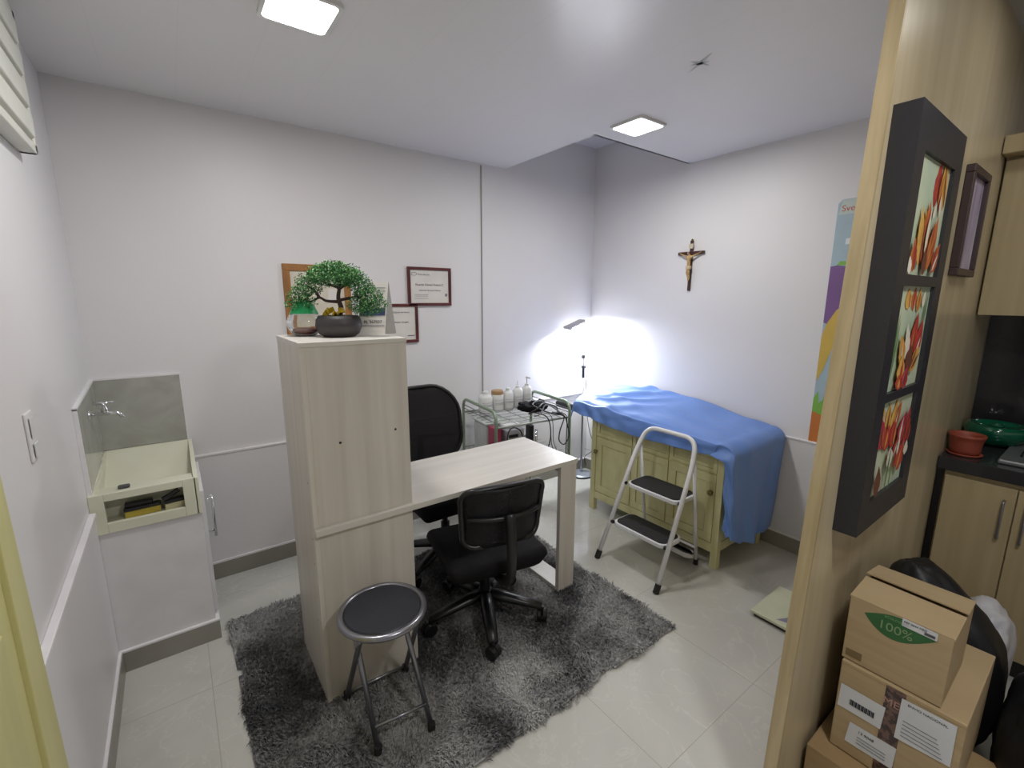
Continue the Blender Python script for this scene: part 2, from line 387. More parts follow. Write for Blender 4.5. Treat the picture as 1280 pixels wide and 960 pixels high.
# ------------------------------------------------------------------ rug
RX0, RX1, RY0, RY1 = -2.965, -1.225, -1.80, -.475
rug_h = .022
def rug_edge(x, y):
    # wavy outline : True when inside
    a = .022*noise.noise(Vector((y*4, 3.1, 0)))+.01*noise.noise(Vector((y*17, 1.1, 0)))
    b = .022*noise.noise(Vector((x*4, 7.7, 0)))+.01*noise.noise(Vector((x*17, 9.2, 0)))
    return RX0+a < x < RX1+a and RY0+b < y < RY1+b
rugm = bpy.data.materials.new('shaggy_grey_pile'); rugm.use_nodes = True
nt = rugm.node_tree; b = nt.nodes['Principled BSDF']; b.inputs['Roughness'].default_value = .8
tc = nt.nodes.new('ShaderNodeTexCoord')
n1 = nt.nodes.new('ShaderNodeTexNoise'); n1.inputs['Scale'].default_value = 2.6; n1.inputs['Detail'].default_value = 5; n1.inputs['Distortion'].default_value = .6
mpn = nt.nodes.new('ShaderNodeMapping'); mpn.inputs['Scale'].default_value = (1.3, .8, 1); mpn.inputs['Location'].default_value = (.35, .2, 0); mpn.inputs['Rotation'].default_value = (0, 0, .5)
nt.links.new(tc.outputs['Object'], mpn.inputs[0]); nt.links.new(mpn.outputs[0], n1.inputs['Vector'])
n2 = nt.nodes.new('ShaderNodeTexNoise'); n2.inputs['Scale'].default_value = 70; nt.links.new(tc.outputs['Object'], n2.inputs['Vector'])
mxn = nt.nodes.new('ShaderNodeMix'); mxn.inputs[0].default_value = .30
nt.links.new(n1.outputs['Fac'], mxn.inputs[2]); nt.links.new(n2.outputs['Fac'], mxn.inputs[3])
rr = nt.nodes.new('ShaderNodeValToRGB'); rr.color_ramp.elements[0].position = .41; rr.color_ramp.elements[1].position = .60
rr.color_ramp.elements[0].color = srgb(58, 58, 60)+(1,); rr.color_ramp.elements[1].color = srgb(166, 165, 163)+(1,)
nt.links.new(mxn.outputs[0], rr.inputs[0]); nt.links.new(rr.outputs[0], b.inputs['Base Color'])
rug = thing('shag_rug', 'grey mottled shaggy rug under the desk and black office chairs', 'rug', ((RX0+RX1)/2, (RY0+RY1)/2, 0))
bb = BM(); N = 90
gp = {}
for i in range(N+1):
    for j in range(N+1):
        x = RX0+(RX1-RX0)*i/N; y = RY0+(RY1-RY0)*j/N
        gp[i, j] = bb.verts.new((x, y, .010+.006*noise.noise(Vector((x*12, y*12, 0)))))
for i in range(N):
    for j in range(N):
        cx_, cy_ = RX0+(RX1-RX0)*(i+.5)/N, RY0+(RY1-RY0)*(j+.5)/N
        if rug_edge(cx_, cy_): bb.faces.new((gp[i, j], gp[i+1, j], gp[i+1, j+1], gp[i, j+1]))
for v in [v for v in bb.verts if not v.link_faces]: bb.verts.remove(v)
obj('backing', bb, rugm, rug)
rx, ry, _ = rug.location
vs = []; fs = []
NB = 62000
for k in range(NB):
    x = random.uniform(RX0-.015, RX1+.015); y = random.uniform(RY0-.015, RY1+.015)
    if not rug_edge(x, y): continue
    th = 2.4*noise.noise(Vector((x*5, y*5, 2)))*PI+random.gauss(0, .6)
    ln = random.uniform(.018, .034); hh = random.uniform(.010, .026)
    dx, dy = math.cos(th), math.sin(th); w = random.uniform(.0012, .0026)
    ox, oy = -dy*w, dx*w; i0 = len(vs); X, Y = x-rx, y-ry
    vs += [(X-ox, Y-oy, .006), (X+ox, Y+oy, .006), (X+dx*ln*.5+ox, Y+dy*ln*.5+oy, hh), (X+dx*ln*.5-ox, Y+dy*ln*.5-oy, hh), (X+dx*ln, Y+dy*ln, hh*.85)]
    fs += [(i0, i0+1, i0+2, i0+3), (i0+3, i0+2, i0+4)]
me = bpy.data.meshes.new('pile'); me.from_pydata(vs, [], fs); me.materials.append(rugm)
po = bpy.data.objects.new('pile', me); C.objects.link(po); po.parent = rug; po['kind'] = 'stuff'

# ------------------------------------------------------------------ desk with tall tower
DX0, DX1, DY0, DY1 = -2.700, -1.388, -1.275, -.807
TX0, TX1, TY0, TY1 = -2.697, -2.314, -1.252, -.860
TZ = 1.430; Z0 = .012
desk = thing('desk', 'pale wood-grain desk with a tall narrow tower at its left end', 'desk', (-2.05, -1.04, Z0))
obj('side_panel', bx(TX0, TX0+.018, TY0, TY1, Z0, TZ-.016), 'laminate', desk, bevel=.001)
obj('side_panel', bx(TX1-.018, TX1, TY0+.018, TY1, Z0, TZ-.016), 'laminate', desk, bevel=.001)
obj('front_panel', bx(TX0+.018, TX1, TY0, TY0+.018, Z0, TZ-.016), 'laminate', desk, bevel=.001)
for z in (.10, .42, 1.05): obj('shelf', bx(TX0+.018, TX1-.018, TY0+.018, TY1-.005, z, z+.016), 'laminate_x', desk)
obj('tower_top', bx(TX0-.002, TX1+.002, TY0-.003, TY1+.003, TZ-.016, TZ), 'laminate_x', desk, bevel=.001)
obj('desktop', bx(TX1, DX1, DY0, DY1, .728, .752), 'laminate_x', desk, bevel=.0015)
obj('ledge', bx(DX0+.004, TX1, DY0, TY0, .728, .752), 'laminate_x', desk, bevel=.0015)
for (y0, y1, nm) in ((DY0+.003, DY0+.028, 'leg'), (DY1-.028, DY1-.003, 'leg')):
    obj(nm, bx(-1.503, -1.393, y0, y1, .034, .728), 'laminate', desk, bevel=.001)
obj('foot_board', bx(-1.503, -1.393, DY0+.003, DY1-.003, Z0, .034), 'laminate_x', desk, bevel=.001)
obj('apron', bx(-1.503, -1.393, DY0+.03, DY1-.03, .700, .728), 'laminate', desk)
for (x, z) in ((-2.584, 1.06), (-2.372, 1.075)):
    s = BM(); lathe(s, [(.0001, 0), (.0045, 0), (.0045, .0012), (.0001, .0012)], seg=12)
    bmesh.ops.rotate(s, verts=s.verts, cent=(0, 0, 0), matrix=Matrix.Rotation(R(90), 3, 'X')); bmesh.ops.translate(s, verts=s.verts, vec=(x, TY0-.0002, z))
    obj('screw_hole', s, 'black', desk, 'dark screw hole')
for (y, z) in ((-1.22, .70), (-1.22, .60), (-1.20, .35), (-1.215, .92)):
    obj('screw_cap', bx(TX0-.0012, TX0+.0002, y-.003, y+.003, z-.003, z+.003), 'steel', desk)

# ------------------------------------------------------------------ bonsai
bo = thing('bonsai_tree', 'small bonsai with green foliage in a dark pot on the tall desk tower', 'bonsai', (-2.503, -1.05, TZ))
bx_, by_ = -2.503, -1.05
P = BM(); lathe(P, [(.0001, TZ), (.058, TZ), (.075, TZ+.012), (.0875, TZ+.042), (.084, TZ+.066), (.074, TZ+.082), (.068, TZ+.082), (.064, TZ+.072), (.0001, TZ+.072)], bx_, by_, 32)
obj('pot', P, 'pot', bo, smooth=True)
rt_ = Vector((math.cos(YAW), -math.sin(YAW), 0))      # tree spreads across this direction
dp_ = Vector((math.sin(YAW), math.cos(YAW), 0))
def BP(a, z, d=0): return Vector((bx_, by_, TZ+z))+rt_*a+dp_*d
T = BM()
tube(T, smoothpath([BP(0.0, .07), BP(.012, .11), BP(.004, .15), BP(.012, .20), BP(0, .235)], 5), .01, 8, radii=[.012-.0004*k for k in range(21)])
for pts in ([BP(.0, .135), BP(-.04, .138, -.01), BP(-.07, .15), BP(-.11, .135, .01), BP(-.15, .15)], [BP(.005, .14), BP(.05, .15, .01), BP(.09, .155), BP(.13, .13)],
            [BP(-.07, .15), BP(-.085, .175), BP(-.12, .20)], [BP(.005, .19), BP(-.04, .205), BP(-.07, .22, .02)], [BP(.005, .18), BP(.05, .21), BP(.08, .22, -.02)],
            [BP(.09, .155), BP(.11, .18), BP(.12, .20, .02)]):
    sp = smoothpath(pts, 5); tube(T, sp, .004, 6, radii=[.0065*(1-.6*k/len(sp)) for k in range(len(sp))])
obj('trunk', T, 'bark', bo, smooth=True)
blobs = [(-.005, .235, 0, .10, .048), (.055, .225, .01, .06, .04), (-.06, .235, 0, .05, .04), (-.005, .262, 0, .05, .03), (-.105, .19, 0, .055, .035), (-.15, .155, .01, .05, .04), (-.165, .125, -.01, .035, .03), (-.13, .215, 0, .03, .03), (-.12, .13, 0, .04, .03),
         (.10, .19, 0, .05, .04), (.12, .15, .01, .06, .045), (.15, .125, 0, .045, .035), (.085, .12, -.01, .045, .035), (.11, .10, .0, .05, .025)]
for nm, ml, cnt in (('foliage', 'leaf', 8200), ('foliage_tips', 'leafl', 1300)):
    L = BM()
    ws = [b_[3]**2*b_[4] for b_ in blobs]
    for k in range(cnt):
        a, z, d_, r1, r2 = random.choices(blobs, ws)[0]
        while True:
            q = Vector((random.uniform(-1, 1), random.uniform(-1, 1), random.uniform(-1, 1)))
            if q.length < 1: break
        if ml == 'leafl': q = q.normalized()*random.uniform(.9, 1.15); q.z = abs(q.z)*random.choice([1, 1, -.4])
        pnt = BP(a+q.x*r1, z+q.z*r2, d_+q.y*r1*.9)
        n_ = Vector((random.uniform(-1, 1), random.uniform(-1, 1), random.uniform(-.2, 1))).normalized(); u_ = n_.orthogonal().normalized(); v_ = n_.cross(u_)
        s_ = random.uniform(.0028, .0052)
        f = [L.verts.new(pnt+u_*s_), L.verts.new(pnt+v_*s_*.6), L.verts.new(pnt-u_*s_), L.verts.new(pnt-v_*s_*.6)]
        L.faces.new(f)
    fo = obj(nm, L, ml, bo)
G = BM()
for k in range(5):
    m4 = Matrix.Translation(BP(-.03+.014*k, .095+.008*math.sin(k*2), -.035)) @ Matrix.Rotation(.6*k-.9, 4, 'Y') @ Matrix.Rotation(.5*k, 4, 'Z')
    rbox(G, 0, 0, 0, .034, .008, .020, .003, 2, m4)
obj('gold_bow', G, 'gold', bo, 'gold ribbon bow')
S = BM(); lathe(S, [(.0001, TZ+.0735), (.062, TZ+.0735), (.05, TZ+.08), (.0001, TZ+.084)], bx_, by_, 20); obj('moss', S, mat('moss', srgb(90, 96, 40), .9, bump=.6, bscale=60), bo)

# ------------------------------------------------------------------ glass bowl
gx, gy = -2.605, -.945
gb = thing('glass_bowl', 'round clear glass bowl with green rim left of the bonsai', 'bowl', (gx, gy, TZ))
g = BM()
pr = [(.0001, .002), (.035, .0), (.052, .012), (.066, .036), (.067, .058), (.056, .082), (.042, .094)]
inn = [(.039, .094), (.053, .081), (.064, .057), (.063, .037), (.049, .015), (.033, .004), (.0001, .005)]
lathe(g, [(a, TZ+z) for a, z in pr+inn], gx, gy, 28, cap=False); obj('glass', g, 'glass', gb, smooth=True)
g = BM(); lathe(g, [(.0001, TZ+.007), (.034, TZ+.008), (.048, TZ+.018), (.046, TZ+.026), (.0001, TZ+.030)], gx, gy, 20); obj('stones', g, 'redst', gb, 'reddish stones')
g = BM(); lathe(g, [(.054, TZ+.088), (.048, TZ+.100), (.030, TZ+.135), (.026, TZ+.135), (.043, TZ+.098), (.048, TZ+.088)], gx, gy, 24, cap=False); obj('rim_cover', g, 'greenp', gb, 'green plastic collar', smooth=True)

# ------------------------------------------------------------------ tent calendar on the tower
cal = thing('desk_calendar', 'white tent calendar with a navy band behind the bonsai pot', 'calendar', (-2.345, -1.0, TZ))
A = Vector((-2.425, -1.028, TZ)); B = Vector((-2.318, -1.050, TZ)); bk = Vector((.060, .030, 0)); hz = Vector((0, 0, .215))
top = bk*.5+hz
def slab(a, b, c_, d_, t):
    n_ = (Vector(b)-Vector(a)).cross(Vector(d_)-Vector(a)).normalized()*t
    return prism(BM(), [a, b, c_, d_], n_)
obj('front_sheet', slab(A, B, B+top, A+top, .002), 'paper', cal)
obj('back_sheet', slab(A+bk, B+bk, B+top, A+top, .002), mat('grey_card', srgb(190, 188, 184), .6), cal)
obj('side_gusset', slab(B+Vector((.001, 0, 0)), B+bk, B+top, B+top*.98, .0015), mat('grey_card_side', srgb(176, 174, 168), .6), cal)
n_ = (B-A).cross(top).normalized(); 
if n_.y > 0: n_ = -n_
def on_cal(u, v, o=.003): return A+(B-A)*u+top*v+n_*o
obj('navy_band', slab(on_cal(.05, .36), on_cal(.95, .36), on_cal(.95, .5), on_cal(.05, .5), .0006), 'navy', cal)
for v in (.88, .82): obj('printed_line', slab(on_cal(.35, v), on_cal(.9, v), on_cal(.9, v+.012), on_cal(.35, v+.012), .0004), 'ink', cal)
text('lettering', 'PL 367037', .017, on_cal(.52, .24), (B-A), top, 'inkd', cal)
obj('printed_line', slab(on_cal(.05, .16), on_cal(.95, .16), on_cal(.95, .175), on_cal(.05, .175), .0004), 'ink', cal)

# ------------------------------------------------------------------ frames on the back wall
def wall_frame(name, label, x0, x1, z0, z1, fwid, fm, sheet, dep=.018):
    t = thing(name, label, 'picture frame', ((x0+x1)/2, 0, z0), group='framed certificates on the back wall' if 'certificate' in name else None)
    f = BM()
    box(f, x0, x1, -dep, 0, z1-fwid, z1); box(f, x0, x1, -dep, 0, z0, z0+fwid); box(f, x0, x0+fwid, -dep, 0, z0+fwid, z1-fwid); box(f, x1-fwid, x1, -dep, 0, z0+fwid, z1-fwid)
    obj('frame', f, fm, t, bevel=.002)
    obj('sheet', bx(x0+fwid, x1-fwid, -dep*.5, -.001, z0+fwid, z1-fwid), sheet, t)
    return t
wf = wall_frame('framed_board', 'large brown wooden frame with cream sheet on the wall behind the bonsai', -2.50, -2.125, 1.33, 1.768, .038, 'cork', 'papercream')
obj('white_note', bx(-2.26, -2.20, -.0105, -.009, 1.55, 1.63), 'paper', wf)
c1 = wall_frame('framed_certificate', 'landscape certificate in dark red frame, highest on the back wall', -1.748, -1.424, 1.527, 1.783, .019, 'darkframe', 'paper')
xm = -1.586
text('lettering', 'Asociación', .020, (-1.63, -.0098, 1.735), (1, 0, 0), (0, 0, 1), 'ink', c1)
text('lettering', 'Ricardo Gómez Franco C.', .020, (xm, -.0098, 1.667), (1, 0, 0), (0, 0, 1), 'inkd', c1)
text('lettering', 'Asistente de Citas Medicas', .015, (xm, -.0098, 1.630), (1, 0, 0), (0, 0, 1), 'ink', c1)
o_ = BM(); tube(o_, [(-1.700+.020*math.cos(a/16*2*PI), -.0105, 1.737+.010*math.sin(a/16*2*PI)) for a in range(16)], .0014, 5, closed=True); obj('emblem', o_, 'ink', c1, 'oval emblem')
obj('seal', bx(-1.470, -1.455, -.0102, -.0085, 1.590, 1.608), 'ink', c1)
for z in (1.60, 1.59, 1.575): obj('printed_line', bx(-1.70, -1.60, -.0098, -.0088, z, z+.0025), 'ink', c1)
c2 = wall_frame('framed_certificate', 'certificate in dark red frame partly hidden behind the tall desk tower', -2.03, -1.683, 1.283, 1.541, .019, 'darkframe', 'paper')
text('lettering', 'Diploma de Honor', .015, (-1.80, -.0098, 1.485), (1, 0, 0), (0, 0, 1), 'ink', c2)
text('lettering', 'Medico Cirujano', .015, (-1.80, -.0098, 1.42), (1, 0, 0), (0, 0, 1), 'inkd', c2)
obj('printed_line', bx(-1.76, -1.71, -.0098, -.0088, 1.325, 1.332), 'ink', c2)

# ------------------------------------------------------------------ sink unit in the left corner
SX0, SX1, SY0 = -W+.0005, -3.008, -.56
su = thing('laundry_sink_unit', 'white cabinet with cream wash basin in the left corner', 'sink unit', (-3.19, -.28, 0))
obj('cabinet_body', bx(SX0, SX1-.006, SY0+.004, -.002, 0, .634), 'white', su, bevel=.002)
obj('plinth_tile', bx(SX0, SX1+.008, SY0-.010, -.02, 0, ZB-.006), 'skirt', su)
obj('plinth_cap', bx(SX0, SX1+.009, SY0-.011, -.02, ZB-.006, ZB+.002), 'trimw', su)
dr = obj('door', bx(SX1-.006, SX1+.010, SY0+.04, -.06, .12, .72), 'white', su, bevel=.002)
h = BM(); tube(h, [(SX1+.040, -.41, .655), (SX1+.040, -.41, .44)], .006, 10)
tube(h, [(SX1+.008, -.41, .635), (SX1+.040, -.41, .635)], .004, 8); tube(h, [(SX1+.008, -.41, .47), (SX1+.040, -.41, .47)], .004, 8)
obj('handle', h, 'chrome', dr, 'chrome bar handle', smooth=True)
ZS = .803
b_ = BM()
# front panel with its opening
ox0, ox1, oz0, oz1 = -3.328, -3.070, .677, .771
box(b_, SX0, ox0, SY0-.004, SY0+.014, .634, ZS); box(b_, ox1, SX1-.014, SY0-.004, SY0+.014, .634, ZS)
box(b_, ox0, ox1, SY0-.004, SY0+.014, .634, oz0); box(b_, ox0, ox1, SY0-.004, SY0+.014, oz1, ZS)
box(b_, SX1-.022, SX1-.004, SY0-.004, -.012, .634, ZS+.0)       # right side wall
prism(b_, [(SX1-.022, SY0, ZS), (SX1-.004, SY0, ZS), (SX1-.004, -.012, ZS+.035), (SX1-.022, -.012, ZS+.035)], (0, 0, -.04))
prism(b_, [(SX0, SY0, ZS), (SX0+.018, SY0, ZS), (SX0+.018, -.012, ZS+.035), (SX0, -.012, ZS+.035)], (0, 0, -.05))
box(b_, SX0, SX1-.022, SY0+.014, -.012, .634, .670); box(b_, SX0, SX0+.020, SY0+.014, -.012, .66, ZS-.005)             # compartment floor
box(b_, SX0+.0, SX1-.022, SY0+.014, SY0+.10, ZS-.020, ZS-.008)  # ledge over compartment
box(b_, SX0+.018, SX1-.022, SY0+.09, SY0+.10, .650, ZS-.02)
prism(b_, [(SX0+.018, SY0+.10, .665), (SX1-.022, SY0+.10, .665), (SX1-.022, -.012, ZS+.036), (SX0+.018, -.012, ZS+.036)], (0, 0, -.012))  # sloping washboard back
obj('basin', b_, 'cream', su, 'cream resin basin', bevel=.002)
bs = obj('splash_tile', bx(SX0, -3.03, -.012, 0, ZS+.037, 1.186), 'greytile', su)
obj('splash_tile', prism(BM(), [(SX0, -.540, ZS+.0), (SX0, -.014, ZS+.036), (SX0, -.014, 1.186), (SX0, -.540, 1.150)], (.012, 0, 0)), 'greytile', su)
q = BM(); box(q, SX0, -3.024, -.014, 0, 1.186, 1.196); box(q, -3.030, -3.024, -.014, 0, ZS+.03, 1.186)
prism(q, [(SX0, -.548, 1.150), (SX0, -.0, 1.186), (SX0, -.0, 1.196), (SX0, -.548, 1.160)], (.014, 0, 0)); box(q, SX0, SX0+.014, -.548, -.540, ZS, 1.155)
obj('tile_edging', q, 'trimw', su)
fa = thing('wall_tap', 'small chrome tap on the grey tile above the cream basin', 'tap', (SX0+.012, -.30, 1.08))
xx = SX0+.012
q = BM(); tube(q, roundpath([(xx, -.30, 1.08), (xx+.10, -.30, 1.08), (xx+.115, -.30, 1.05)], .02), .008, 10); lathe(q, [(.011, 1.085), (.013, 1.10), (.006, 1.118), (.006, 1.125)], xx+.055, -.30, 12)
obj('spout', q, 'chrome', fa, smooth=True)
q = BM(); lathe(q, [(.018, 0), (.018, .006), (.008, .01)], seg=16); bmesh.ops.rotate(q, verts=q.verts, cent=(0, 0, 0), matrix=Matrix.Rotation(R(90), 3, 'Y')); bmesh.ops.translate(q, verts=q.verts, vec=(xx, -.30, 1.08)); obj('flange', q, 'chrome', fa, smooth=True)
q = BM(); tube(q, [(xx+.020, -.30, 1.126), (xx+.090, -.30, 1.126)], .0055, 8); tube(q, [(xx+.055, -.33, 1.126), (xx+.055, -.27, 1.126)], .0055, 8); obj('handle', q, 'chrome', fa, smooth=True)
# things in the compartment
def brush(name, label, x, y, z, L_, ang, m1, m2):
    t = thing(name, label, 'brush', (x, y, z), ang, 'brushes in the basin opening')
    q = BM(); rbox(q, 0, 0, .034, L_, .036, .018, .007, 3); obj('back', q, m1, t, world=False)
    q = BM(); rbox(q, 0, 0, .0135, L_*.96, .034, .026, .002, 1); obj('bristles', q, m2, t, world=False)
brush('scrub_brush', 'black-backed yellow scrubbing brush in the left of the basin opening', -3.215, -.515, .671, .125, .06, 'black', 'yellowb')
brush('scrub_brush', 'dark brush with pale bristles at the right of the basin opening', -3.105, -.515, .671, .075, .12, 'black', mat('pale_bristle', srgb(206, 200, 160), .8))
for c_ in (): pass
q = BM(); rbox(q, -3.225, -.515, .724, .095, .032, .018, .006, 3); tag(obj('sponge', q, 'black', loc=(-3.225, -.515, .715)), 'dark sponge lying on the yellow brush in the basin opening', 'sponge')
q = BM(); tube(q, smoothpath([(-3.145, -.53, .722), (-3.115, -.53, .735), (-3.085, -.525, .752)], 5), .011, 8); tag(obj('cleaning_cloth', q, 'black', loc=(-3.13, -.53, .70)), 'dark rolled cloth leaning over the pale-bristled brush', 'cloth')
q = BM(); rbox(q, -3.265, -.505, .8035, .040, .022, .014, .006, 3); tag(obj('soap', q, mat('grey_soap', srgb(80, 78, 80), .6), loc=(-3.265, -.505, .797)), 'dark grey soap lump on the cream basin ledge', 'soap')

# ------------------------------------------------------------------ wall fittings on the left wall
vt = thing('wall_vent', 'off-white louvred wall vent high on the left wall under the ceiling', 'vent', (-W, -.80, 2.05))
q = BM(); y0, y1, z0, z1 = -1.30, -.64, 2.045, 2.47
box(q, -W, -W+.045, y0, y1, z1-.03, z1); box(q, -W, -W+.045, y0, y1, z0, z0+.03); box(q, -W, -W+.045, y0, y0+.03, z0, z1); box(q, -W, -W+.045, y1-.03, y1, z0, z1)
obj('frame', q, 'vent', vt, bevel=.004)
q = BM()
for k in range(4):
    z = z0+.035+k*.092
    prism(q, [(-W+.004, y0+.03, z), (-W+.050, y0+.03, z+.012), (-W+.050, y0+.03, z+.080), (-W+.004, y0+.03, z+.088)], (0, y1-y0-.06, 0))
obj('louvres', q, 'vent', vt, bevel=.004)
sw = thing('light_switch', 'white switch plate on the left wall above the half-height ledge', 'switch', (-W, -1.171, 1.14))
obj('plate', bx(-W, -W+.006, -1.207, -1.135, 1.14, 1.275), 'wall', sw, bevel=.003)
obj('rocker', bx(-W+.008, -W+.010, -1.190, -1.152, 1.205, 1.26), 'white', sw, bevel=.002)
obj('socket', bx(-W+.008, -W+.012, -1.190, -1.152, 1.150, 1.19), 'white', sw, bevel=.002)

# ------------------------------------------------------------------ office chairs
def office_chair(x, y, rz, label, z0, back_z0, back_z1, bw, back_y, seat_z, spoke0, round_r, low):
    t = thing('office_chair', label, 'office chair', (x, y, z0), rz, 'black office chairs at the desk')
    K = dict(world=False)
    # five star base
    for k in range(5):
        a = spoke0+2*PI*k/5-rz
        d_ = Vector((math.cos(a), math.sin(a), 0)); L_ = .285
        q = BM(); rings = []
        sd = Vector((-d_.y, d_.x, 0))
        for (s, hz_, w_, th_) in ((.0, .125, .038, .054), (.10, .112, .034, .048), (.20, .094, .030, .040), (L_, .078, .024, .030)):
            c_ = d_*s+Vector((0, 0, hz_))
            rings.append([q.verts.new(c_+sd*w_*math.cos(b)+Vector((0, 0, th_*.5*math.sin(b)))) for b in [2*PI*j/8 for j in range(8)]])
        for r0, r1 in zip(rings, rings[1:]):
            for j in range(8): q.faces.new((r0[j], r0[(j+1) % 8], r1[(j+1) % 8], r1[j]))
        q.faces.new(rings[0][::-1]); q.faces.new(rings[-1])
        sp = obj('base_spoke', q, 'black', t, smooth=True, **K)
        cs = BM(); ca = d_*L_
        for s_ in (-1, 1):
            w = BM(); lathe(w, [(.0001, 0), (.028, 0), (.031, .004), (.031, .018), (.027, .022), (.0001, .022)], seg=16)
            bmesh.ops.rotate(w, verts=w.verts, cent=(0, 0, 0), matrix=Matrix.Rotation(R(90), 3, 'X'))
            mm = Matrix.Translation(ca+Vector((0, 0, .031))) @ Matrix.Rotation(a+.8*k, 4, 'Z') @ Matrix.Translation((0, .025 if s_ > 0 else -.002, 0))
            bmesh.ops.transform(w, matrix=mm, verts=w.verts); me_ = bpy.data.meshes.new('t'); w.to_mesh(me_); w.free(); cs.from_mesh(me_); bpy.data.meshes.remove(me_)
        tube(cs, [ca+Vector((0, 0, .03)), ca+Vector((0, 0, .078))], .008, 8)
        obj('caster', cs, 'black', t, smooth=False, **K)
    q = BM(); lathe(q, [(.030, .09), (.034, .10), (.034, .145), (.026, .15), (.026, .26), (.016, .262), (.016, seat_z-.09)], seg=16); obj('gas_lift', q, 'black', t, smooth=False, **K)
    q = BM(); rbox(q, 0, -.01, seat_z-.075, .16, .24, .05, .012, 2); tube(q, [(.05, 0, seat_z-.075), (.22, .02, seat_z-.08)], .006, 6); obj('tilt_mechanism', q, 'black', t, **K)
    # seat cushion : rounded, dipped
    q = BM(); rbox(q, 0, 0, seat_z-.012-(.02 if low else 0), .50, .47, .085+(.04 if low else 0), .04, 5)
    for v in q.verts:
        rr_ = (v.co.x/.245)**2
        v.co.z += -.012*(1-rr_) if v.co.z > seat_z-.01 else 0
        if v.co.y > .15: v.co.z -= (v.co.y-.15)*.35
        if abs(v.co.x) > .15 and abs(v.co.y) > .12: v.co.x *= .955; v.co.y *= .97
        if low and v.co.z < seat_z-.03: k_ = 1-.22*min(1, (seat_z-.03-v.co.z)/.06); v.co.x *= k_; v.co.y *= k_
    obj('seat', q, 'blackf', t, smooth=True, **K)
    # back frame and net
    n = 20; hw = bw/2; zc0, zc1 = back_z0, back_z1
    out = rect_round(-hw, hw, zc0, zc1, round_r, 6)
    def bend(px_, pz_):
        tz = (pz_-zc0)/(zc1-zc0)
        nar = 1-.10*max(0, (tz-.55))/.45*(0 if low else 1)-(.06*(1-tz) if not low else .05*(1-tz))
        if not low: nar -= .10*max(0, tz-.4)**2
        else: nar -= .07*math.sin(PI*min(1, tz*1.15))
        return Vector((px_*nar, back_y-.055*tz*(0.6 if low else 1)+.055*(1-(px_/hw)**2)*-1+.03, pz_+(.0 if low else .0)))
    ring = [bend(*p_) for p_ in out]
    q = BM(); tube(q, ring, .011 if not low else .013, 8, closed=True)
    obj('back_frame', q, 'black', t, smooth=True, **K)
    q = BM(); NX, NZ = 18, 14; gv = {}
    for i in range(NX+1):
        for j in range(NZ+1):
            zz = zc0+(zc1-zc0)*j/NZ
            # half width of the rounded rectangle at this height
            e_ = 0
            if zz < zc0+round_r: e_ = round_r-math.sqrt(max(0, round_r**2-(zc0+round_r-zz)**2))
            if zz > zc1-round_r: e_ = round_r-math.sqrt(max(0, round_r**2-(zz-zc1+round_r)**2))
            w_ = hw-e_; gv[i, j] = q.verts.new(bend(-w_+2*w_*i/NX, zz))
    for i in range(NX):
        for j in range(NZ): q.faces.new((gv[i, j], gv[i+1, j], gv[i+1, j+1], gv[i, j+1]))
    o = obj('back_net', q, 'mesh', t, smooth=True, **K)
    s = o.modifiers.new('s', 'SOLIDIFY'); s.thickness = .004; s.offset = 0
    # lumbar bar and spine
    zl = zc0+(zc1-zc0)*(.52 if low else .35)
    q = BM(); tube(q, [bend(-hw*.93+2*hw*.93*i/10, zl)+Vector((0, -.016, 0)) for i in range(11)], .012, 8); obj('lumbar_bar', q, 'black', t, smooth=True, **K)
    q = BM(); tube(q, smoothpath([(0, -.05, seat_z-.075), (0, back_y+.02, seat_z-.08), (0, back_y-.085, seat_z-.0), (0, back_y-.090, zl-.03), (0, back_y-.075, zl+.02)], 6), .022, 8); obj('spine', q, 'black', t, smooth=True, **K)
    return t
RUG = .020
office_chair(-1.925, -1.195, R(-12), 'low-backed black office chair on the camera side of the desk', RUG, .515, .785, .39, -.225, .405, R(172), .06, True)
office_chair(-1.855, -.66, R(180), 'tall-backed black net office chair between desk and back wall', RUG, .53, 1.025, .50, -.215, .47, R(205), .17, False)

# ------------------------------------------------------------------ round folding stool
sc = (-2.523, -1.432)
st = thing('round_stool', 'small folding stool with grey metal rim and black round seat', 'stool', (sc[0], sc[1], .02))
q = BM(); lathe(q, [(.0001, .468), (.133, .468), (.137, .464), (.137, .455), (.0001, .455)], sc[0], sc[1], 40); obj('seat_pad', q, 'pad', st, smooth=False)
q = BM()
tube(q, [(sc[0]+.147*math.cos(a/48*2*PI), sc[1]+.147*math.sin(a/48*2*PI), .457) for a in range(48)], .0125, 10, closed=True); obj('seat_rim', q, 'steel', st, 'grey metal rim', smooth=True)
xl, xr = -2.640, -2.402
q = BM(); tube(q, roundpath([(xl+.028, -1.595+.03, .03), (xl+.028, -1.33, .43), (xr-.028, -1.33, .43), (xr-.02, -1.595, .03)], .03), .010, 10)
tube(q, [(xl+.028, -1.545, .105), (xr-.02, -1.565, .105)], .006, 8); obj('front_leg_frame', q, 'steel', st, smooth=True)
q = BM(); tube(q, roundpath([(xl+.01, -1.275, .03), (xl+.01, -1.50, .43), (xr-.008, -1.50, .43), (xr+.012, -1.285, .03)], .03), .010, 10)
tube(q, [(xl+.01, -1.29, .055), (xr+.012, -1.299, .055)], .006, 8); obj('rear_leg_frame', q, 'steel', st, smooth=True)
for (x, y) in ((xl+.028, -1.565), (xr-.02, -1.595), (xl+.01, -1.275), (xr+.012, -1.285)):
    q = BM(); tube(q, [(x, y, .018), (x, y, .045)], .014, 10); obj('rubber_foot', q, 'rubber', st)

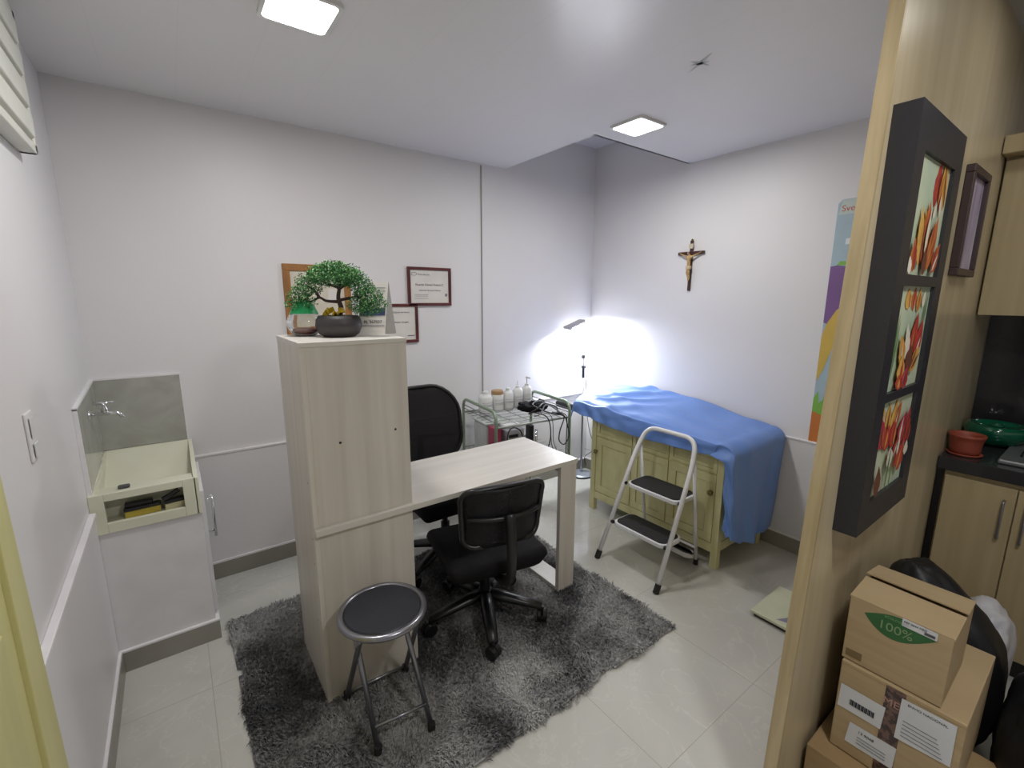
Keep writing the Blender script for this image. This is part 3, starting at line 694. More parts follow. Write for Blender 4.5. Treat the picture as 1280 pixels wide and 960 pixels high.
# ------------------------------------------------------------------ trolley with bottles
tr_rot = R(-6)
WIRE = mat('grey_wire', srgb(168, 174, 168), .35, .5)
TC = (-1.115, -.365)
tr = thing('metal_trolley', 'sage green metal trolley against the back wall behind the desk', 'trolley', (TC[0], TC[1], 0), tr_rot)
tw, td, tz = .295, .25, .862
def TP(x, y, z=0): # trolley local to world
    c_, s_ = math.cos(tr_rot), math.sin(tr_rot); return (TC[0]+x*c_-y*s_, TC[1]+x*s_+y*c_, z)
for s_ in (-1, 1):
    q = BM(); tube(q, roundpath([(s_*tw, -td, .06), (s_*tw, -td, tz), (s_*tw, td, tz), (s_*tw, td, .06)], .07, 8), .011, 10); obj('end_hoop', q, 'greenmet', tr, world=False, smooth=True)
    q = BM(); tube(q, [(s_*tw, -td, tz-.045), (s_*tw, td, tz-.045)], .003, 6); tube(q, [(s_*tw, -td, tz-.07), (s_*tw, td, tz-.07)], .003, 6); obj('side_rail', q, 'steel', tr, world=False, smooth=True)
    for y in (-td, td):
        q = BM(); lathe(q, [(.0001, 0), (.022, .0), (.026, .02), (.026, .034), (.02, .05), (.008, .06)], s_*tw, y, 12); obj('caster', q, 'rubber', tr, world=False)
for z in (.765, .50):
    q = BM()
    for y in (-td, td): tube(q, [(-tw, y, z-.006), (tw, y, z-.006)], .008, 8)
    n_w = 8
    for k in range(n_w): yy = -td+2*td*k/(n_w-1); tube(q, [(-tw, yy, z-.0025), (tw, yy, z-.0025)], .0025, 5)
    for k in range(5): xx = -tw+2*tw*(k+.5)/5; tube(q, [(xx, -td, z-.007), (xx, td, z-.007)], .0025, 5)
    obj('wire_shelf', q, WIRE, tr, world=False, smooth=True)
grp = 'white bottles on the trolley'
def bottle(lx, ly, r, h_, label, top='cap', tm='bottle'):
    x, y, _ = TP(lx, ly)
    t = thing('bottle', label, 'bottle', (x, y, .765), group=grp)
    q = BM(); lathe(q, [(.0001, .765), (r*.93, .765), (r, .772), (r, .765+h_*.82), (r*.8, .765+h_*.92), (r*.42, .765+h_*.97), (r*.38, .765+h_)], x, y, 20); obj('body', q, 'bottle', t, smooth=True)
    z = .765+h_
    q = BM()
    if top == 'cap': lathe(q, [(r*.42, z-.008), (r*.42, z+.012), (r*.3, z+.018), (.0001, z+.018)], x, y, 14)
    elif top == 'nozzle': lathe(q, [(r*.42, z-.008), (r*.42, z+.008), (.005, z+.014), (.003, z+.05), (.0001, z+.051)], x, y, 14)
    elif top == 'wide': lathe(q, [(r*.98, z-.035), (r*.98, z-.005), (r*.9, z+.002), (.0001, z+.002)], x, y, 20)
    elif top == 'pump':
        lathe(q, [(r*.42, z-.008), (r*.42, z+.012), (.005, z+.014), (.005, z+.05), (.010, z+.052), (.010, z+.066), (.0001, z+.068)], x, y, 14); box(q, x-.004, x+.004, y-.045, y, z+.054, z+.064)
    obj('cap', q, tm, t, smooth=False)
    rr_ = r+.0006; q = BM(); a0, a1 = -2.6, -.7; z0, z1 = .775, .765+h_*.62
    lo_ = [q.verts.new((x+rr_*math.cos(a0+(a1-a0)*k/10), y+rr_*math.sin(a0+(a1-a0)*k/10), z0)) for k in range(11)]
    hi_ = [q.verts.new((v.co.x, v.co.y, z1)) for v in lo_]
    for k in range(10): q.faces.new((lo_[k], lo_[k+1], hi_[k+1], hi_[k]))
    lb = obj('paper_label', q, LABELM, t, 'printed label')
LABELM = mat('printed_label', srgb(216, 216, 214), .5, col2=srgb(150, 150, 156), scale=(1, 1, 110), det=0, lo=.36, hi=.5)
bottle(-.185, .11, .050, .145, 'squat white jar leftmost in the row on the trolley')
bottle(-.080, .125, .045, .155, 'white bottle with tan lid, second from left on the trolley', 'wide', mat('tan_lid', srgb(170, 138, 96), .6))
bottle(.015, .135, .042, .148, 'white bottle in the middle of the trolley row')
bottle(.105, .145, .041, .160, 'white bottle with thin nozzle, fourth in the trolley row', 'nozzle')
bottle(.192, .155, .038, .165, 'white pump bottle rightmost in the row on the trolley', 'pump')
# bin, folder, device, pouch, cables
x, y, _ = TP(-.195, .015)
bn = thing('plastic_bin', 'cloudy plastic bin in the left half of the trolley', 'bin', (x, y, .50), tr_rot)
q = BM(); prism(q, [(-.085, -.10, 0), (.085, -.10, 0), (.085, .10, 0), (-.085, .10, 0)], (0, 0, .235))
obj('body', q, 'clearbin', bn, world=False, bevel=.015)
q = BM(); rbox(q, 0, 0, .242, .186, .216, .014, .006, 2); obj('lid', q, 'clearbin', bn, world=False)
x, y, _ = TP(-.255, -.155)
fd = tag(obj('folder', rbox(BM(), 0, 0, .12, .050, .10, .24, .008, 2), 'crimson', loc=None, world=False), 'crimson upright box beside the cloudy bin on the trolley', 'box'); fd.location = (x, y, .501); fd.rotation_euler = (0, 0, tr_rot)
x, y, _ = TP(-.135, -.16)
dv = thing('medical_device', 'grey box device with a dark slot on the trolley', 'device', (x, y, .50), tr_rot)
q = BM(); rbox(q, 0, 0, .115, .145, .13, .225, .01, 2); obj('housing', q, 'greybox', dv, world=False)
obj('slot', bx(-.05, .02, -.0675, -.0645, .170, .190), 'black', dv, world=False)
q = BM(); rbox(q, 0, 0, .238, .12, .10, .022, .008, 3); obj('lid', q, 'whitep', dv, world=False)
x, y, _ = TP(.02, -.16)
hd = thing('instrument_holder', 'black upright instrument holder between device and hanging cables', 'holder', (x, y, .50), tr_rot)
obj('holder_body', rbox(BM(), 0, 0, .11, .035, .06, .22, .006, 2), 'black', hd, world=False)
q = BM(); tube(q, [(.03, -.035, .0), (.03, -.035, .19)], .010, 8); obj('probe', q, 'chrome', hd, world=False, smooth=True)
# crumpled black pouch and leads on the top shelf
x, y, _ = TP(.14, -.02)
q = BM(); bmesh.ops.create_icosphere(q, subdivisions=4, radius=1)
for v in q.verts:
    n_ = noise.noise(v.co*1.7)*.35+noise.noise(v.co*4)*.18
    v.co = Vector((v.co.x*.115*(1+n_), v.co.y*.085*(1+n_), max(-.0, (v.co.z*.5+.5)*.075*(1+n_*1.3)))); 
pch = tag(obj('pouch', q, 'blackf', world=False, smooth=True), 'crumpled black pouch in front of the trolley bottles', 'pouch'); pch.location = (x, y, .7655); pch.rotation_euler = (0, 0, tr_rot)
def cable(name, label, pts, r, m='cableb', n=8):
    q = BM(); P_ = [TP(*p_) for p_ in pts]; tube(q, smoothpath(P_, n), r, 6)
    return tag(obj(name, q, m, loc=P_[0], smooth=True), label, 'cable', 'cables on the trolley')
cable('blood_pressure_tube', 'black looped tube over the grey device on the trolley', [(-.215, -.262, .52), (-.222, -.268, .68), (-.20, -.27, .745), (-.15, -.27, .745), (-.11, -.27, .69), (-.105, -.268, .52)], .0045)
cable('coiled_cable', 'black cable loop hanging at the right of the trolley', [(.20, -.20, .78), (.235, -.262, .77), (.195, -.275, .68), (.19, -.275, .61), (.235, -.275, .575), (.275, -.275, .63), (.262, -.270, .71), (.235, -.26, .78), (.19, -.18, .785)], .0042)
cable('straight_cable', 'black cable hanging straight beside the loop on the trolley', [(.16, -.18, .79), (.24, -.255, .79), (.255, -.272, .74), (.252, -.275, .60), (.25, -.275, .44)], .0038)
cable('grey_lead', 'thin grey lead hanging from the middle of the trolley shelf', [(.08, -.16, .80), (.12, -.25, .80), (.135, -.272, .74), (.14, -.275, .62), (.17, -.275, .54), (.16, -.276, .53), (.13, -.275, .58), (.12, -.272, .66)], .0032, 'cableg')
cable('curved_lead', 'black curved lead hanging left of the grey one', [(.05, -.15, .80), (.085, -.25, .795), (.11, -.272, .74), (.115, -.275, .64), (.09, -.276, .56), (.06, -.276, .53)], .0045)
cable('tangled_leads', 'tangle of black leads heaped on the black pouch', [(.02, -.14, .79), (.08, -.17, .83), (.16, -.12, .845), (.24, -.16, .82), (.20, -.22, .79), (.12, -.20, .81), (.08, -.10, .84), (.18, -.05, .845), (.26, -.10, .80), (.25, -.19, .785), (.17, -.215, .80)], .0055)
cable('silver_earpieces', 'grey tubing of a stethoscope lying over the black leads', [(.03, -.20, .785), (.07, -.215, .80), (.13, -.18, .845), (.17, -.20, .84), (.22, -.23, .80), (.26, -.21, .79)], .0045, 'cableg')

# ------------------------------------------------------------------ examination lamp
lx, ly = -.185, -.125
el = thing('floor_lamp', 'slim examination floor lamp shining in the room corner', 'floor lamp', (lx, ly, 0))
q = BM(); lathe(q, [(.0001, 0), (.098, 0), (.102, .006), (.100, .016), (.085, .024), (.02, .030), (.0001, .030)], lx, ly, 36); obj('base', q, mat('grey_enamel', srgb(168, 172, 182), .3, .4), el, smooth=False)
q = BM(); lathe(q, [(.103, 0), (.105, .002), (.105, .007), (.103, .009)], lx, ly, 36, cap=False); obj('base_ring', q, 'rubber', el)
q = BM(); tube(q, [(lx, ly, .025), (lx-.01, ly, .90)], .009, 10); obj('pole', q, 'steel', el, smooth=True)
q = BM(); tube(q, [(lx-.01, ly, .90), (lx-.012, ly, .985)], .011, 10); rbox(q, lx-.012, ly-.002, .995, .03, .03, .022, .004, 2); tube(q, [(lx-.035, ly, .995), (lx+.012, ly, .995)], .005, 8); obj('clamp', q, 'black', el)
q = BM(); tube(q, [(lx-.012, ly, .98), (lx-.016, ly, 1.07)], .005, 8); tube(q, [(lx-.016, ly+.010, .90), (lx-.02, ly+.01, 1.10)], .003, 6); obj('spring_rod', q, 'steel', el, smooth=True)
q = BM(); rbox(q, lx-.018, ly, 1.085, .030, .026, .032, .006, 2); obj('elbow', q, 'black', el)
q = BM(); tube(q, [(lx-.018, ly, 1.10), (lx-.045, ly, 1.37)], .0045, 8); obj('upper_arm', q, 'whitemet', el, smooth=True)
tilt = R(18)
hc = Vector((lx-.135, ly, 1.366))
hm = Matrix.Translation(hc) @ Matrix.Rotation(-tilt, 4, 'Y')
hm = Matrix.Translation(hc) @ Matrix.Rotation(R(-17), 4, 'Y')
q = BM(); rbox(q, 0, 0, 0, .20, .075, .026, .008, 3, hm); rbox(q, -.06, 0, -.016, .05, .06, .014, .005, 2, hm); obj('lamp_head', q, mat('lamp_grey', srgb(170, 168, 172), .4), el)
q = BM(); rbox(q, .01, 0, -.0145, .15, .06, .004, .0015, 1, hm); obj('diffuser', q, mat('exam_diffuser', (1, 1, 1), .4, emit=(.95, .97, 1), es=20), el)
L = area('examination_bulb', (0, 0, 0), .16, E_EXAM, (.90, .95, 1.0), sy=.06)
nrm = (hm.to_3x3() @ Vector((0, 0, -1)))
L.parent = el; L.location = hm.translation+nrm*.034-Vector(el.location)
L.rotation_euler = (0, R(-17), 0)
q = BM(); tube(q, smoothpath([(lx+.01, ly-.02, .93), (lx-.005, ly-.03, .72), (lx+.03, ly-.05, .45), (lx+.10, ly-.05, .25), (lx+.13, -.04, .12), (-.03, -.04, .03)], 8), .003, 6); obj('power_cord', q, 'cableb', el, smooth=True)

# ------------------------------------------------------------------ crucifix
cr = thing('crucifix', 'dark wooden crucifix with a carved figure on the right wall', 'crucifix', (0, -.964, 1.636))
q = BM(); box(q, -.016, 0, -.974, -.954, 1.636, 1.985); box(q, -.017, -.001, -1.066, -.862, 1.888, 1.910); obj('cross', q, 'crosswood', cr, bevel=.003)
obj('title_plate', bx(-.021, -.0165, -.981, -.949, 1.930, 1.962), mat('parchment', srgb(200, 190, 170), .6), cr)
q = BM(); lathe(q, [(.006, 1.985), (.009, 1.990), (.0001, 1.998)], -.008, -.964, 8); obj('hanger', q, 'brass', cr)
def fig2():
    verts = [(-.032, -.966, 1.800), (-.034, -.965, 1.835), (-.034, -.964, 1.872), (-.036, -.964, 1.888), (-.044, -.958, 1.905),
             (-.030, -.985, 1.873), (-.026, -1.018, 1.888), (-.022, -1.050, 1.902),
             (-.030, -.943, 1.873), (-.026, -.910, 1.888), (-.022, -.878, 1.902),
             (-.040, -.974, 1.765), (-.026, -.970, 1.722), (-.030, -.966, 1.705),
             (-.040, -.958, 1.765), (-.026, -.962, 1.722), (-.032, -.964, 1.707)]
    edges = [(0, 1), (1, 2), (2, 3), (3, 4), (2, 5), (5, 6), (6, 7), (2, 8), (8, 9), (9, 10), (0, 11), (11, 12), (12, 13), (0, 14), (14, 15), (15, 16)]
    rad = [.0135, .0125, .0155, .006, .0105, .007, .005, .0035, .007, .005, .0035, .008, .0055, .004, .008, .0055, .004]
    me_ = bpy.data.meshes.new('figure'); o3 = Vector(cr.location)
    me_.from_pydata([tuple(Vector(v)-o3) for v in verts], edges, []); me_.materials.append(MT['skin'])
    b_ = bmesh.new(); b_.from_mesh(me_); ly_ = b_.verts.layers.skin.verify(); b_.verts.ensure_lookup_table()
    for i, r_ in enumerate(rad): b_.verts[i][ly_].radius = (r_, r_)
    b_.verts[0][ly_].use_root = True
    b_.to_mesh(me_); b_.free()
    o = bpy.data.objects.new('figure', me_); C.objects.link(o); o.parent = cr
    o.modifiers.new('skin', 'SKIN'); s_ = o.modifiers.new('sub', 'SUBSURF'); s_.levels = 2; s_.render_levels = 2
fig2()
obj('loincloth', rbox(BM(), -.034, -.966, 1.797, .030, .036, .026, .008, 3), mat('ivory_cloth', srgb(206, 186, 150), .6), cr)

# ------------------------------------------------------------------ growth chart on the right wall
gc = thing('growth_chart', 'tall colourful height chart on the right wall beside the partition', 'poster', (-.001, -1.98, .335))
y0c, y1c = -2.13, -1.842
def cy(u): return y1c+(y0c-y1c)*u       # u 0 left .. 1 right in view
def cp(name, pts, m, off):
    return obj(name, prism(BM(), [(-off, cy(u), .335+1.783*v) for u, v in pts], (.0006, 0, 0)), m, gc)
skyc = mat('chart_sky', srgb(166, 188, 200), .5); purp = mat('chart_purple', srgb(122, 88, 142), .5); yell = mat('chart_yellow', srgb(206, 174, 82), .5)
oran = mat('chart_orange', srgb(200, 120, 56), .5); grn = mat('chart_green', srgb(126, 180, 74), .5); wht = mat('chart_white', srgb(226, 230, 234), .5)
obj('board', prism(BM(), [(-.0015, cy(u), .335+z) for u, z in rect_round(0, 1, 0, 1.783, .04, 4)] if False else [(-.0045, y0c+.02, .335), (-.0045, y1c-.0, .335), (-.0045, y1c, 2.098), (-.0045, y1c-.02, 2.118), (-.0045, y0c, 2.118)], (.0035, 0, 0)), skyc, gc)
cp('top_band', [(0.02, .955), (1, .955), (1, .998), (.07, .998)], mat('chart_pale', srgb(190, 204, 198), .5), .0052)
cp('purple_field', [(0, .625), (.0, .80), (.10, .803), (.25, .80), (1, .805), (1, .70), (.42, .695), (.2, .665), (.06, .62)], purp, .0052)
cp('white_field', [(.42, .695), (1, .70), (1, .57), (.25, .57)], wht, .0054)
cp('yellow_ray', [(.06, .62), (.2, .665), (.42, .695), (.30, .60), (.10, .47), (.0, .43), (.0, .58)], yell, .0056)
cp('sun_hill', [(.10, .803), (.15, .815), (.24, .815), (.30, .803)], grn, .0056)
cp('cloud', [(.2, .865), (.9, .875), (.9, .91), (.6, .92), (.45, .89), (.2, .882)], wht, .0056)
pts = [(0, .33)]
for k, (u, v) in enumerate(((0, .375), (.07, .40), (.10, .36), (.16, .37), (.22, .41), (.30, .42), (.34, .38), (.30, .35), (.42, .36), (.52, .41), (.60, .40), (.58, .35), (.75, .37), (1, .36), (1, .32), (.5, .315), (.2, .32))): pts.append((u, v))
cp('green_splash', pts, grn, .0058)
cp('orange_field', [(0, .13), (0, .33), (.2, .32), (.5, .315), (1, .32), (1, .11), (.35, .12), (.28, .085), (.2, .12)], oran, .0056)
cp('green_spot', [(.10, .165), (.16, .185), (.27, .18), (.32, .16), (.26, .14), (.15, .142)], grn, .0060)
cp('green_field', [(0, .012), (0, .13), (.2, .12), (.28, .085), (.35, .12), (1, .11), (1, .012)], grn, .0054)
cp('white_dash', [(.18, .085), (.27, .087), (.27, .115), (.2, .113)], wht, .0062)
cp('white_dash', [(.05, .040), (.35, .030), (.35, .038), (.12, .050)], wht, .0062)
text('lettering', 'SvelZwe', .046, (-.0056, cy(.34), .335+1.783*.972), (0, -1, 0), (0, 0, 1), mat('chart_red', srgb(196, 84, 66), .5), gc)
text('number', '1', .035, (-.0060, cy(.55), 2.01), (0, -1, 0), (0, 0, 1), 'inkd', gc)
text('number', '1', .035, (-.0060, cy(.50), 1.86), (0, -1, 0), (0, 0, 1), 'inkd', gc)
q = BM(); tube(q, [(-.0058, cy(.40)+.020*math.cos(a/16*2*PI), 1.768+.020*math.sin(a/16*2*PI)) for a in range(16)], .006, 6, closed=True); obj('white_ring', q, wht, gc)

# ------------------------------------------------------------------ green sideboard used as couch base
CX0, CX1, CY0, CY1, CZT = -.600, -.060, -1.655, -.630, .722
sb = thing('sideboard', 'pale green distressed wooden sideboard under the blue-draped couch', 'cabinet', ((CX0+CX1)/2, (CY0+CY1)/2, 0))
for (x, y) in ((CX0, CY0), (CX0, CY1-.042), (CX1-.042, CY0), (CX1-.042, CY1-.042)):
    obj('leg', bx(x, x+.042, y, y+.042, 0, CZT-.02), 'greencab', sb, bevel=.003)
obj('carcass', bx(CX0+.014, CX1-.006, CY0+.006, CY1-.006, .110, CZT-.02), 'greencab', sb, bevel=.002)
obj('top', bx(CX0-.008, CX1+.005, CY0-.008, CY1+.008, CZT-.02, CZT), 'greencab', sb, bevel=.003)
obj('bottom_rail', bx(CX0+.004, CX0+.016, CY0+.042, CY1-.042, .095, .150), 'greencab', sb, bevel=.002)
obj('side_rail', bx(CX0+.042, CX1-.042, CY0+.001, CY0+.014, .110, .165), 'greencab', sb, bevel=.002)
def panel_front(name, ya, yb, za, zb, rail, knob=None):
    """frame-and-panel front in the x = CX0 plane"""
    q = BM(); xf = CX0+.004; xb = CX0+.016
    box(q, xf, xb, ya, yb, zb-rail, zb); box(q, xf, xb, ya, yb, za, za+rail); box(q, xf, xb, ya, ya+rail, za+rail, zb-rail); box(q, xf, xb, yb-rail, yb, za+rail, zb-rail)
    o = obj(name, q, 'greencab', sb, bevel=.002)
    obj('inset_panel', bx(CX0+.011, xb, ya+rail, yb-rail, za+rail, zb-rail), 'greencab', o, bevel=.002)
    q = BM()
    box(q, CX0+.0095, xb, ya+rail-.002, ya+rail+.003, za+rail, zb-rail); box(q, CX0+.0095, xb, yb-rail-.003, yb-rail+.002, za+rail, zb-rail)
    box(q, CX0+.0095, xb, ya+rail, yb-rail, zb-rail-.003, zb-rail+.001)
    obj('groove', q, 'greencab2', o, 'dark groove')  # darker green along the top and side edges of the inset
    if knob:
        q = BM(); lathe(q, [(.007, 0), (.006, .010), (.015, .016), (.018, .024), (.014, .031), (.0001, .034)], seg=16)
        bmesh.ops.rotate(q, verts=q.verts, cent=(0, 0, 0), matrix=Matrix.Rotation(R(-90), 3, 'Y')); bmesh.ops.translate(q, verts=q.verts, vec=(xf, knob[0], knob[1]))
        obj('knob', q, 'brass', o, 'aged brass knob', smooth=True)
ys = [CY1-.046, -1.000, -1.290, CY0+.046]
panel_front('drawer', ys[1]+.004, ys[0], .585, .695, .024)
panel_front('drawer', ys[2]+.004, ys[1]-.004, .585, .695, .024)
panel_front('drawer', ys[3], ys[2]-.004, .585, .695, .024)
panel_front('door', ys[1]+.004, ys[0], .155, .575, .052, (ys[0]-.012, .47))
panel_front('door', ys[2]+.004, ys[1]-.004, .155, .575, .045)
panel_front('door', ys[3], ys[2]-.004, .155, .575, .052, (ys[3]+.018, .47))
q = BM(); tube(q, [(CX0-.03, ys[0]-.012, .47), (CX0-.032, ys[0]+.085, .468)], .0015, 6); 
tag(obj('wire_hook', q, 'steel', loc=(CX0-.03, ys[0], .47)), 'thin straight wire sticking out from the left brass knob', 'wire')

# mattress under the sheet
mt = BM(); rbox(mt, -.325, -.965, CZT+.029, .60, 1.46, .056, .022, 4)
tag(obj('couch_mattress', mt, 'black', loc=(-.325, -.965, CZT), smooth=True), 'dark padded couch top peeking out beneath the blue sheet', 'mattress')

# the sheet
def lerp(a, b, t): return a+(b-a)*t
def interp(x, xs, ys_):
    if x >= xs[0]: return ys_[0]
    for i in range(len(xs)-1):
        if x >= xs[i+1]: t = (x-xs[i])/(xs[i+1]-xs[i]); t = t*t*(3-2*t); return lerp(ys_[i], ys_[i+1], t)
    return ys_[-1]
HEAD, FOOT = -.165, -1.640
XN, XF = -.660, -.030
def ztop(u, y):
    far = interp(y, [-.10, -.20, -.45, -.75, -1.1, -1.5, -1.72], [.80, .835, .872, .885, .880, .815, .785])
    near = interp(y, [-.40, -.52, -.8, -1.1, -1.45, -1.72], [.820, .822, .815, .812, .800, .785])
    return lerp(near, far, u**.8)
def zhem(y): return interp(y, [-.45, -.55, -.68, -.85, -1.1, -1.4, -1.66], [.748, .738, .730, .705, .694, .702, .715])
q = BM(); NU, NV = 70, 150; grid = {}
Ltop = HEAD-FOOT; drop = .62
for j in range(NV+1):
    v = j/NV; s = v*(Ltop+drop)
    for i in range(NU+1):
        u = i/NU
        # cross-section : near skirt (0-.18), top (.18-.86), far skirt (.86-1)
        if u < .18: a = u/.18; xx_ = XN; side = 1-a; uu = 0
        elif u > .88: a = (u-.88)/.12; xx_ = XF; side = a; uu = 1
        else: uu = (u-.18)/.70; xx_ = lerp(XN, XF, uu); side = 0
        # head corner rounding: near side begins further down
        if s <= Ltop:
            y = HEAD-s
            hr = interp(y, [HEAD, HEAD-.06, HEAD-.18, HEAD-.34, HEAD-.36], [.40, .30, .12, .0, .0])
            # head edge runs slantwise: near corner at y -.47
            y_ = y-(1-uu)*.31*max(0, 1-s/.8)
            zt = ztop(uu, y_)
            if u < .18: z = lerp(zt, zhem(y_), side**.9); xx_ = XN-.012*math.sin(side*PI*.5)-.006*math.sin(y_*40)*side
            elif u > .88: z = lerp(zt, .70, side)
            else:
                z = zt
                edge = min(uu, 1-uu)
                if edge < .06: z -= .018*(1-edge/.06)**2
            if s < .03: z -= .03*(1-s/.03)
            # wrinkles
            wa = max(0, 1-abs(y_+.72)/.38)
            if u >= .15:
                r_ = .028*wa*abs(math.sin((uu*1.0+ (y_)*1.55)*9+1.2*noise.noise(Vector((uu*3, y_*3, 0)))))**3*(1-.6*abs(uu-.5))
                z += r_+.004*noise.noise(Vector((uu*5, y_*7, 1.0)))
                z += .006*noise.noise(Vector((uu*3+y_*2.5, y_*2, 5.0)))
                z += .012*abs(math.sin((uu*1.4-y_*.8)*7+2*noise.noise(Vector((uu*2, y_*2, 8)))))**4*(.3+.7*wa)
            else: xx_ += -.007*noise.noise(Vector((y_*7, u*10, 3)))-.006*wa*math.sin(y_*45+side*3)
            y = y_
            if j == 0: z -= .045
            if j == 1: z -= .02
        else:
            sd_ = s-Ltop; f = sd_/drop
            # bend over the foot end
            zt = ztop(uu, FOOT)
            hem = interp(-(uu), [0, -.22, -.45, -1.0], [.250, .195, .155, .127])
            bend_ = min(1, sd_/.13); zc_ = zt-.075*(1-math.cos(bend_*PI/2)); tt = max(0, (sd_-.13)/(drop-.13))
            z = lerp(zc_, hem, tt)
            y = FOOT-.095*math.sin(bend_*PI/2)-.012*math.sin(uu*17+.6)*f-.03*f*math.sin(uu*5.0+.3)-.012*noise.noise(Vector((uu*6, f*2, 9)))
            if u < .18:
                # skirt turns the corner
                k_ = side; xx_ = XN-.012*k_+.012*f*k_; y = y+.055*k_*(1-.2*f)
                z = lerp(lerp(zc_, zhem(-1.70)-.02*bend_, k_), hem+.045*k_+.012*math.sin(k_*9), tt)
                xx_ += .010*math.sin(f*14+k_*3)
            elif u > .88: k_ = side; y += .05*k_; xx_ = XF-.0; z = lerp(lerp(zc_, .70, k_), hem+.03, tt)
        xx_ = min(xx_, -.022)
        grid[i, j] = q.verts.new((xx_, y, z))
for i in range(NU):
    for j in range(NV): q.faces.new((grid[i, j], grid[i+1, j], grid[i+1, j+1], grid[i, j+1]))
sh = tag(obj('bed_sheet', q, 'sheet', loc=((XN+XF)/2, -1.0, CZT+.06), smooth=True), 'blue sheet draped over the couch and hanging at its foot end', 'sheet')
s = sh.modifiers.new('th', 'SOLIDIFY'); s.thickness = .0025; s.offset = 1
s = sh.modifiers.new('sub', 'SUBSURF'); s.levels = 0; s.render_levels = 1

# ------------------------------------------------------------------ step stool
sl = thing('step_stool', 'white folding step stool with black treads before the green sideboard', 'step stool', (-.85, -1.365, 0))
YL, YR = -1.150, -1.580
def railx(z): return -1.068+.455*z
q = BM(); zt = .795
P_ = [(railx(.02), YL, .02), (railx(.66), YL-.022, .66), (railx(zt), YL-.030, zt), (railx(zt), YR+.030, zt), (railx(.66), YR+.022, .66), (railx(.02), YR, .02)]
P_ = [P_[0], P_[1], (railx(zt)-.0, YL-.050, zt), (railx(zt), YR+.050, zt), P_[4], P_[5]]
tube(q, roundpath(P_, .085, 8), .0135, 12); obj('front_rail', q, 'whitemet', sl, smooth=True)
q = BM()
for yy in (YL-.030, YR+.030): tube(q, [(railx(.68)+.018, yy, .68), (-.636, yy+(.0), .02)], .0105, 10)
tube(q, [(-.66, YL-.03, .12), (-.66, YR+.03, .12)], .008, 8)
obj('rear_leg', q, 'whitemet', sl, smooth=True)
def tread(z, xa, xb, yl, yr):
    pts = rect_round(xa, xb, yr, yl, .045, 5)
    q = BM(); prism(q, [(a, b, z-.026) for a, b in pts], (0, 0, .024)); o = obj('step', q, 'whitemet', sl, bevel=.004)
    pts = rect_round(xa+.012, xb-.012, yr+.014, yl-.014, .036, 5)
    q = BM(); prism(q, [(a, b, z-.002) for a, b in pts], (0, 0, .005)); obj('tread_mat', q, 'tread', o, 'black ribbed mat')
tread(.462, railx(.46)-.012, -.660, YL-.030, YR+.035)
tread(.232, railx(.23)-.012, -.790, YL-.024, YR+.028)
q = BM()
for yy in (YL-.022, YR+.022):
    for z in (.452, .222):
        tube(q, [(railx(z), yy+(.014 if yy > -1.3 else -.014), z), (railx(z), yy-(.01 if yy > -1.3 else -.01), z)], .011, 10)
obj('pivot_cap', q, 'rubber', sl)
tread(.075, -.700, -.625, YL-.20, YR+.035)
for (x, y) in ((railx(.015), YL), (railx(.015), YR)):
    q = BM(); tube(q, [(x-.006, y, .0), (x+.016, y, .045)], .0175, 12); obj('rubber_foot', q, 'rubber', sl)
for y in (YL-.03, YR+.03):
    q = BM(); tube(q, [(-.636, y, .0), (-.636, y, .035)], .014, 12); obj('rubber_foot', q, 'rubber', sl)

# ------------------------------------------------------------------ bathroom scale on the floor
bs = thing('bathroom_scale', 'flat pale bathroom scale with lilac print on the floor by the partition', 'scale', (-.66, -2.12, 0))
obj('base', bx(-.815, -.51, -2.285, -1.985, 0, .018), 'black', bs, bevel=.004)
obj('platform', bx(-.825, -.50, -2.295, -1.970, .018, .034), 'scale', bs, bevel=.004)
q = BM(); pts = []
for k in range(13):
    a = k/12; pts.append((-.80+.02*math.sin(a*PI)*1.0+.015*a, -2.085-.20*a))
pts2 = [(-.60, -2.285), (-.66, -2.20), (-.73, -2.12)]
prism(q, [(x, y, .0345) for x, y in pts+pts2], (0, 0, .0006)); obj('printed_curve', q, 'purple', bs)
obj('display', bx(-.765, -.735, -2.25, -2.17, .0345, .036), 'ink', bs)

# ------------------------------------------------------------------ framed pictures on the partition
FY = PY-.058
tp = thing('triptych_picture', 'tall charcoal frame with three red and yellow tulip paintings', 'picture', (-1.33, PY, .93))
FX0, FX1, FZ0, FZ1 = -1.568, -1.118, .930, 2.045
q = BM(); rows = [(1.646, 1.945), (1.328, 1.618), (1.016, 1.303)]; ix0, ix1 = -1.497, -1.187
zs = [FZ0]+[z for r_ in rows[::-1] for z in r_]+[FZ1]
box(q, FX0, ix0, FY, PY, FZ0, FZ1); box(q, ix1, FX1, FY, PY, FZ0, FZ1)
for a in range(0, len(zs), 2): box(q, ix0, ix1, FY, PY, zs[a], zs[a+1])
obj('frame', q, 'frameblk', tp)
canv = mat('pale_green_canvas', srgb(172, 194, 170), .6, col2=srgb(206, 208, 178), scale=(6, 6, 4), det=5)
pc = {'red': mat('tulip_red', srgb(196, 70, 54), .6, col2=srgb(160, 40, 44), scale=(40, 40, 12)), 'pink': mat('tulip_pink', srgb(200, 76, 84), .6, col2=srgb(164, 40, 60), scale=(40, 40, 12)),
      'yel': mat('tulip_yellow', srgb(222, 178, 92), .6, col2=srgb(198, 132, 52), scale=(40, 40, 12)), 'stem': mat('tulip_stem', srgb(96, 132, 74), .6), 'or': mat('tulip_orange', srgb(206, 116, 56), .6, col2=srgb(164, 74, 40), scale=(40, 40, 12)),
      'wh': mat('tulip_white', srgb(232, 222, 204), .6), 'dk': mat('tulip_dark', srgb(110, 62, 44), .6)}
w_ = ix1-ix0
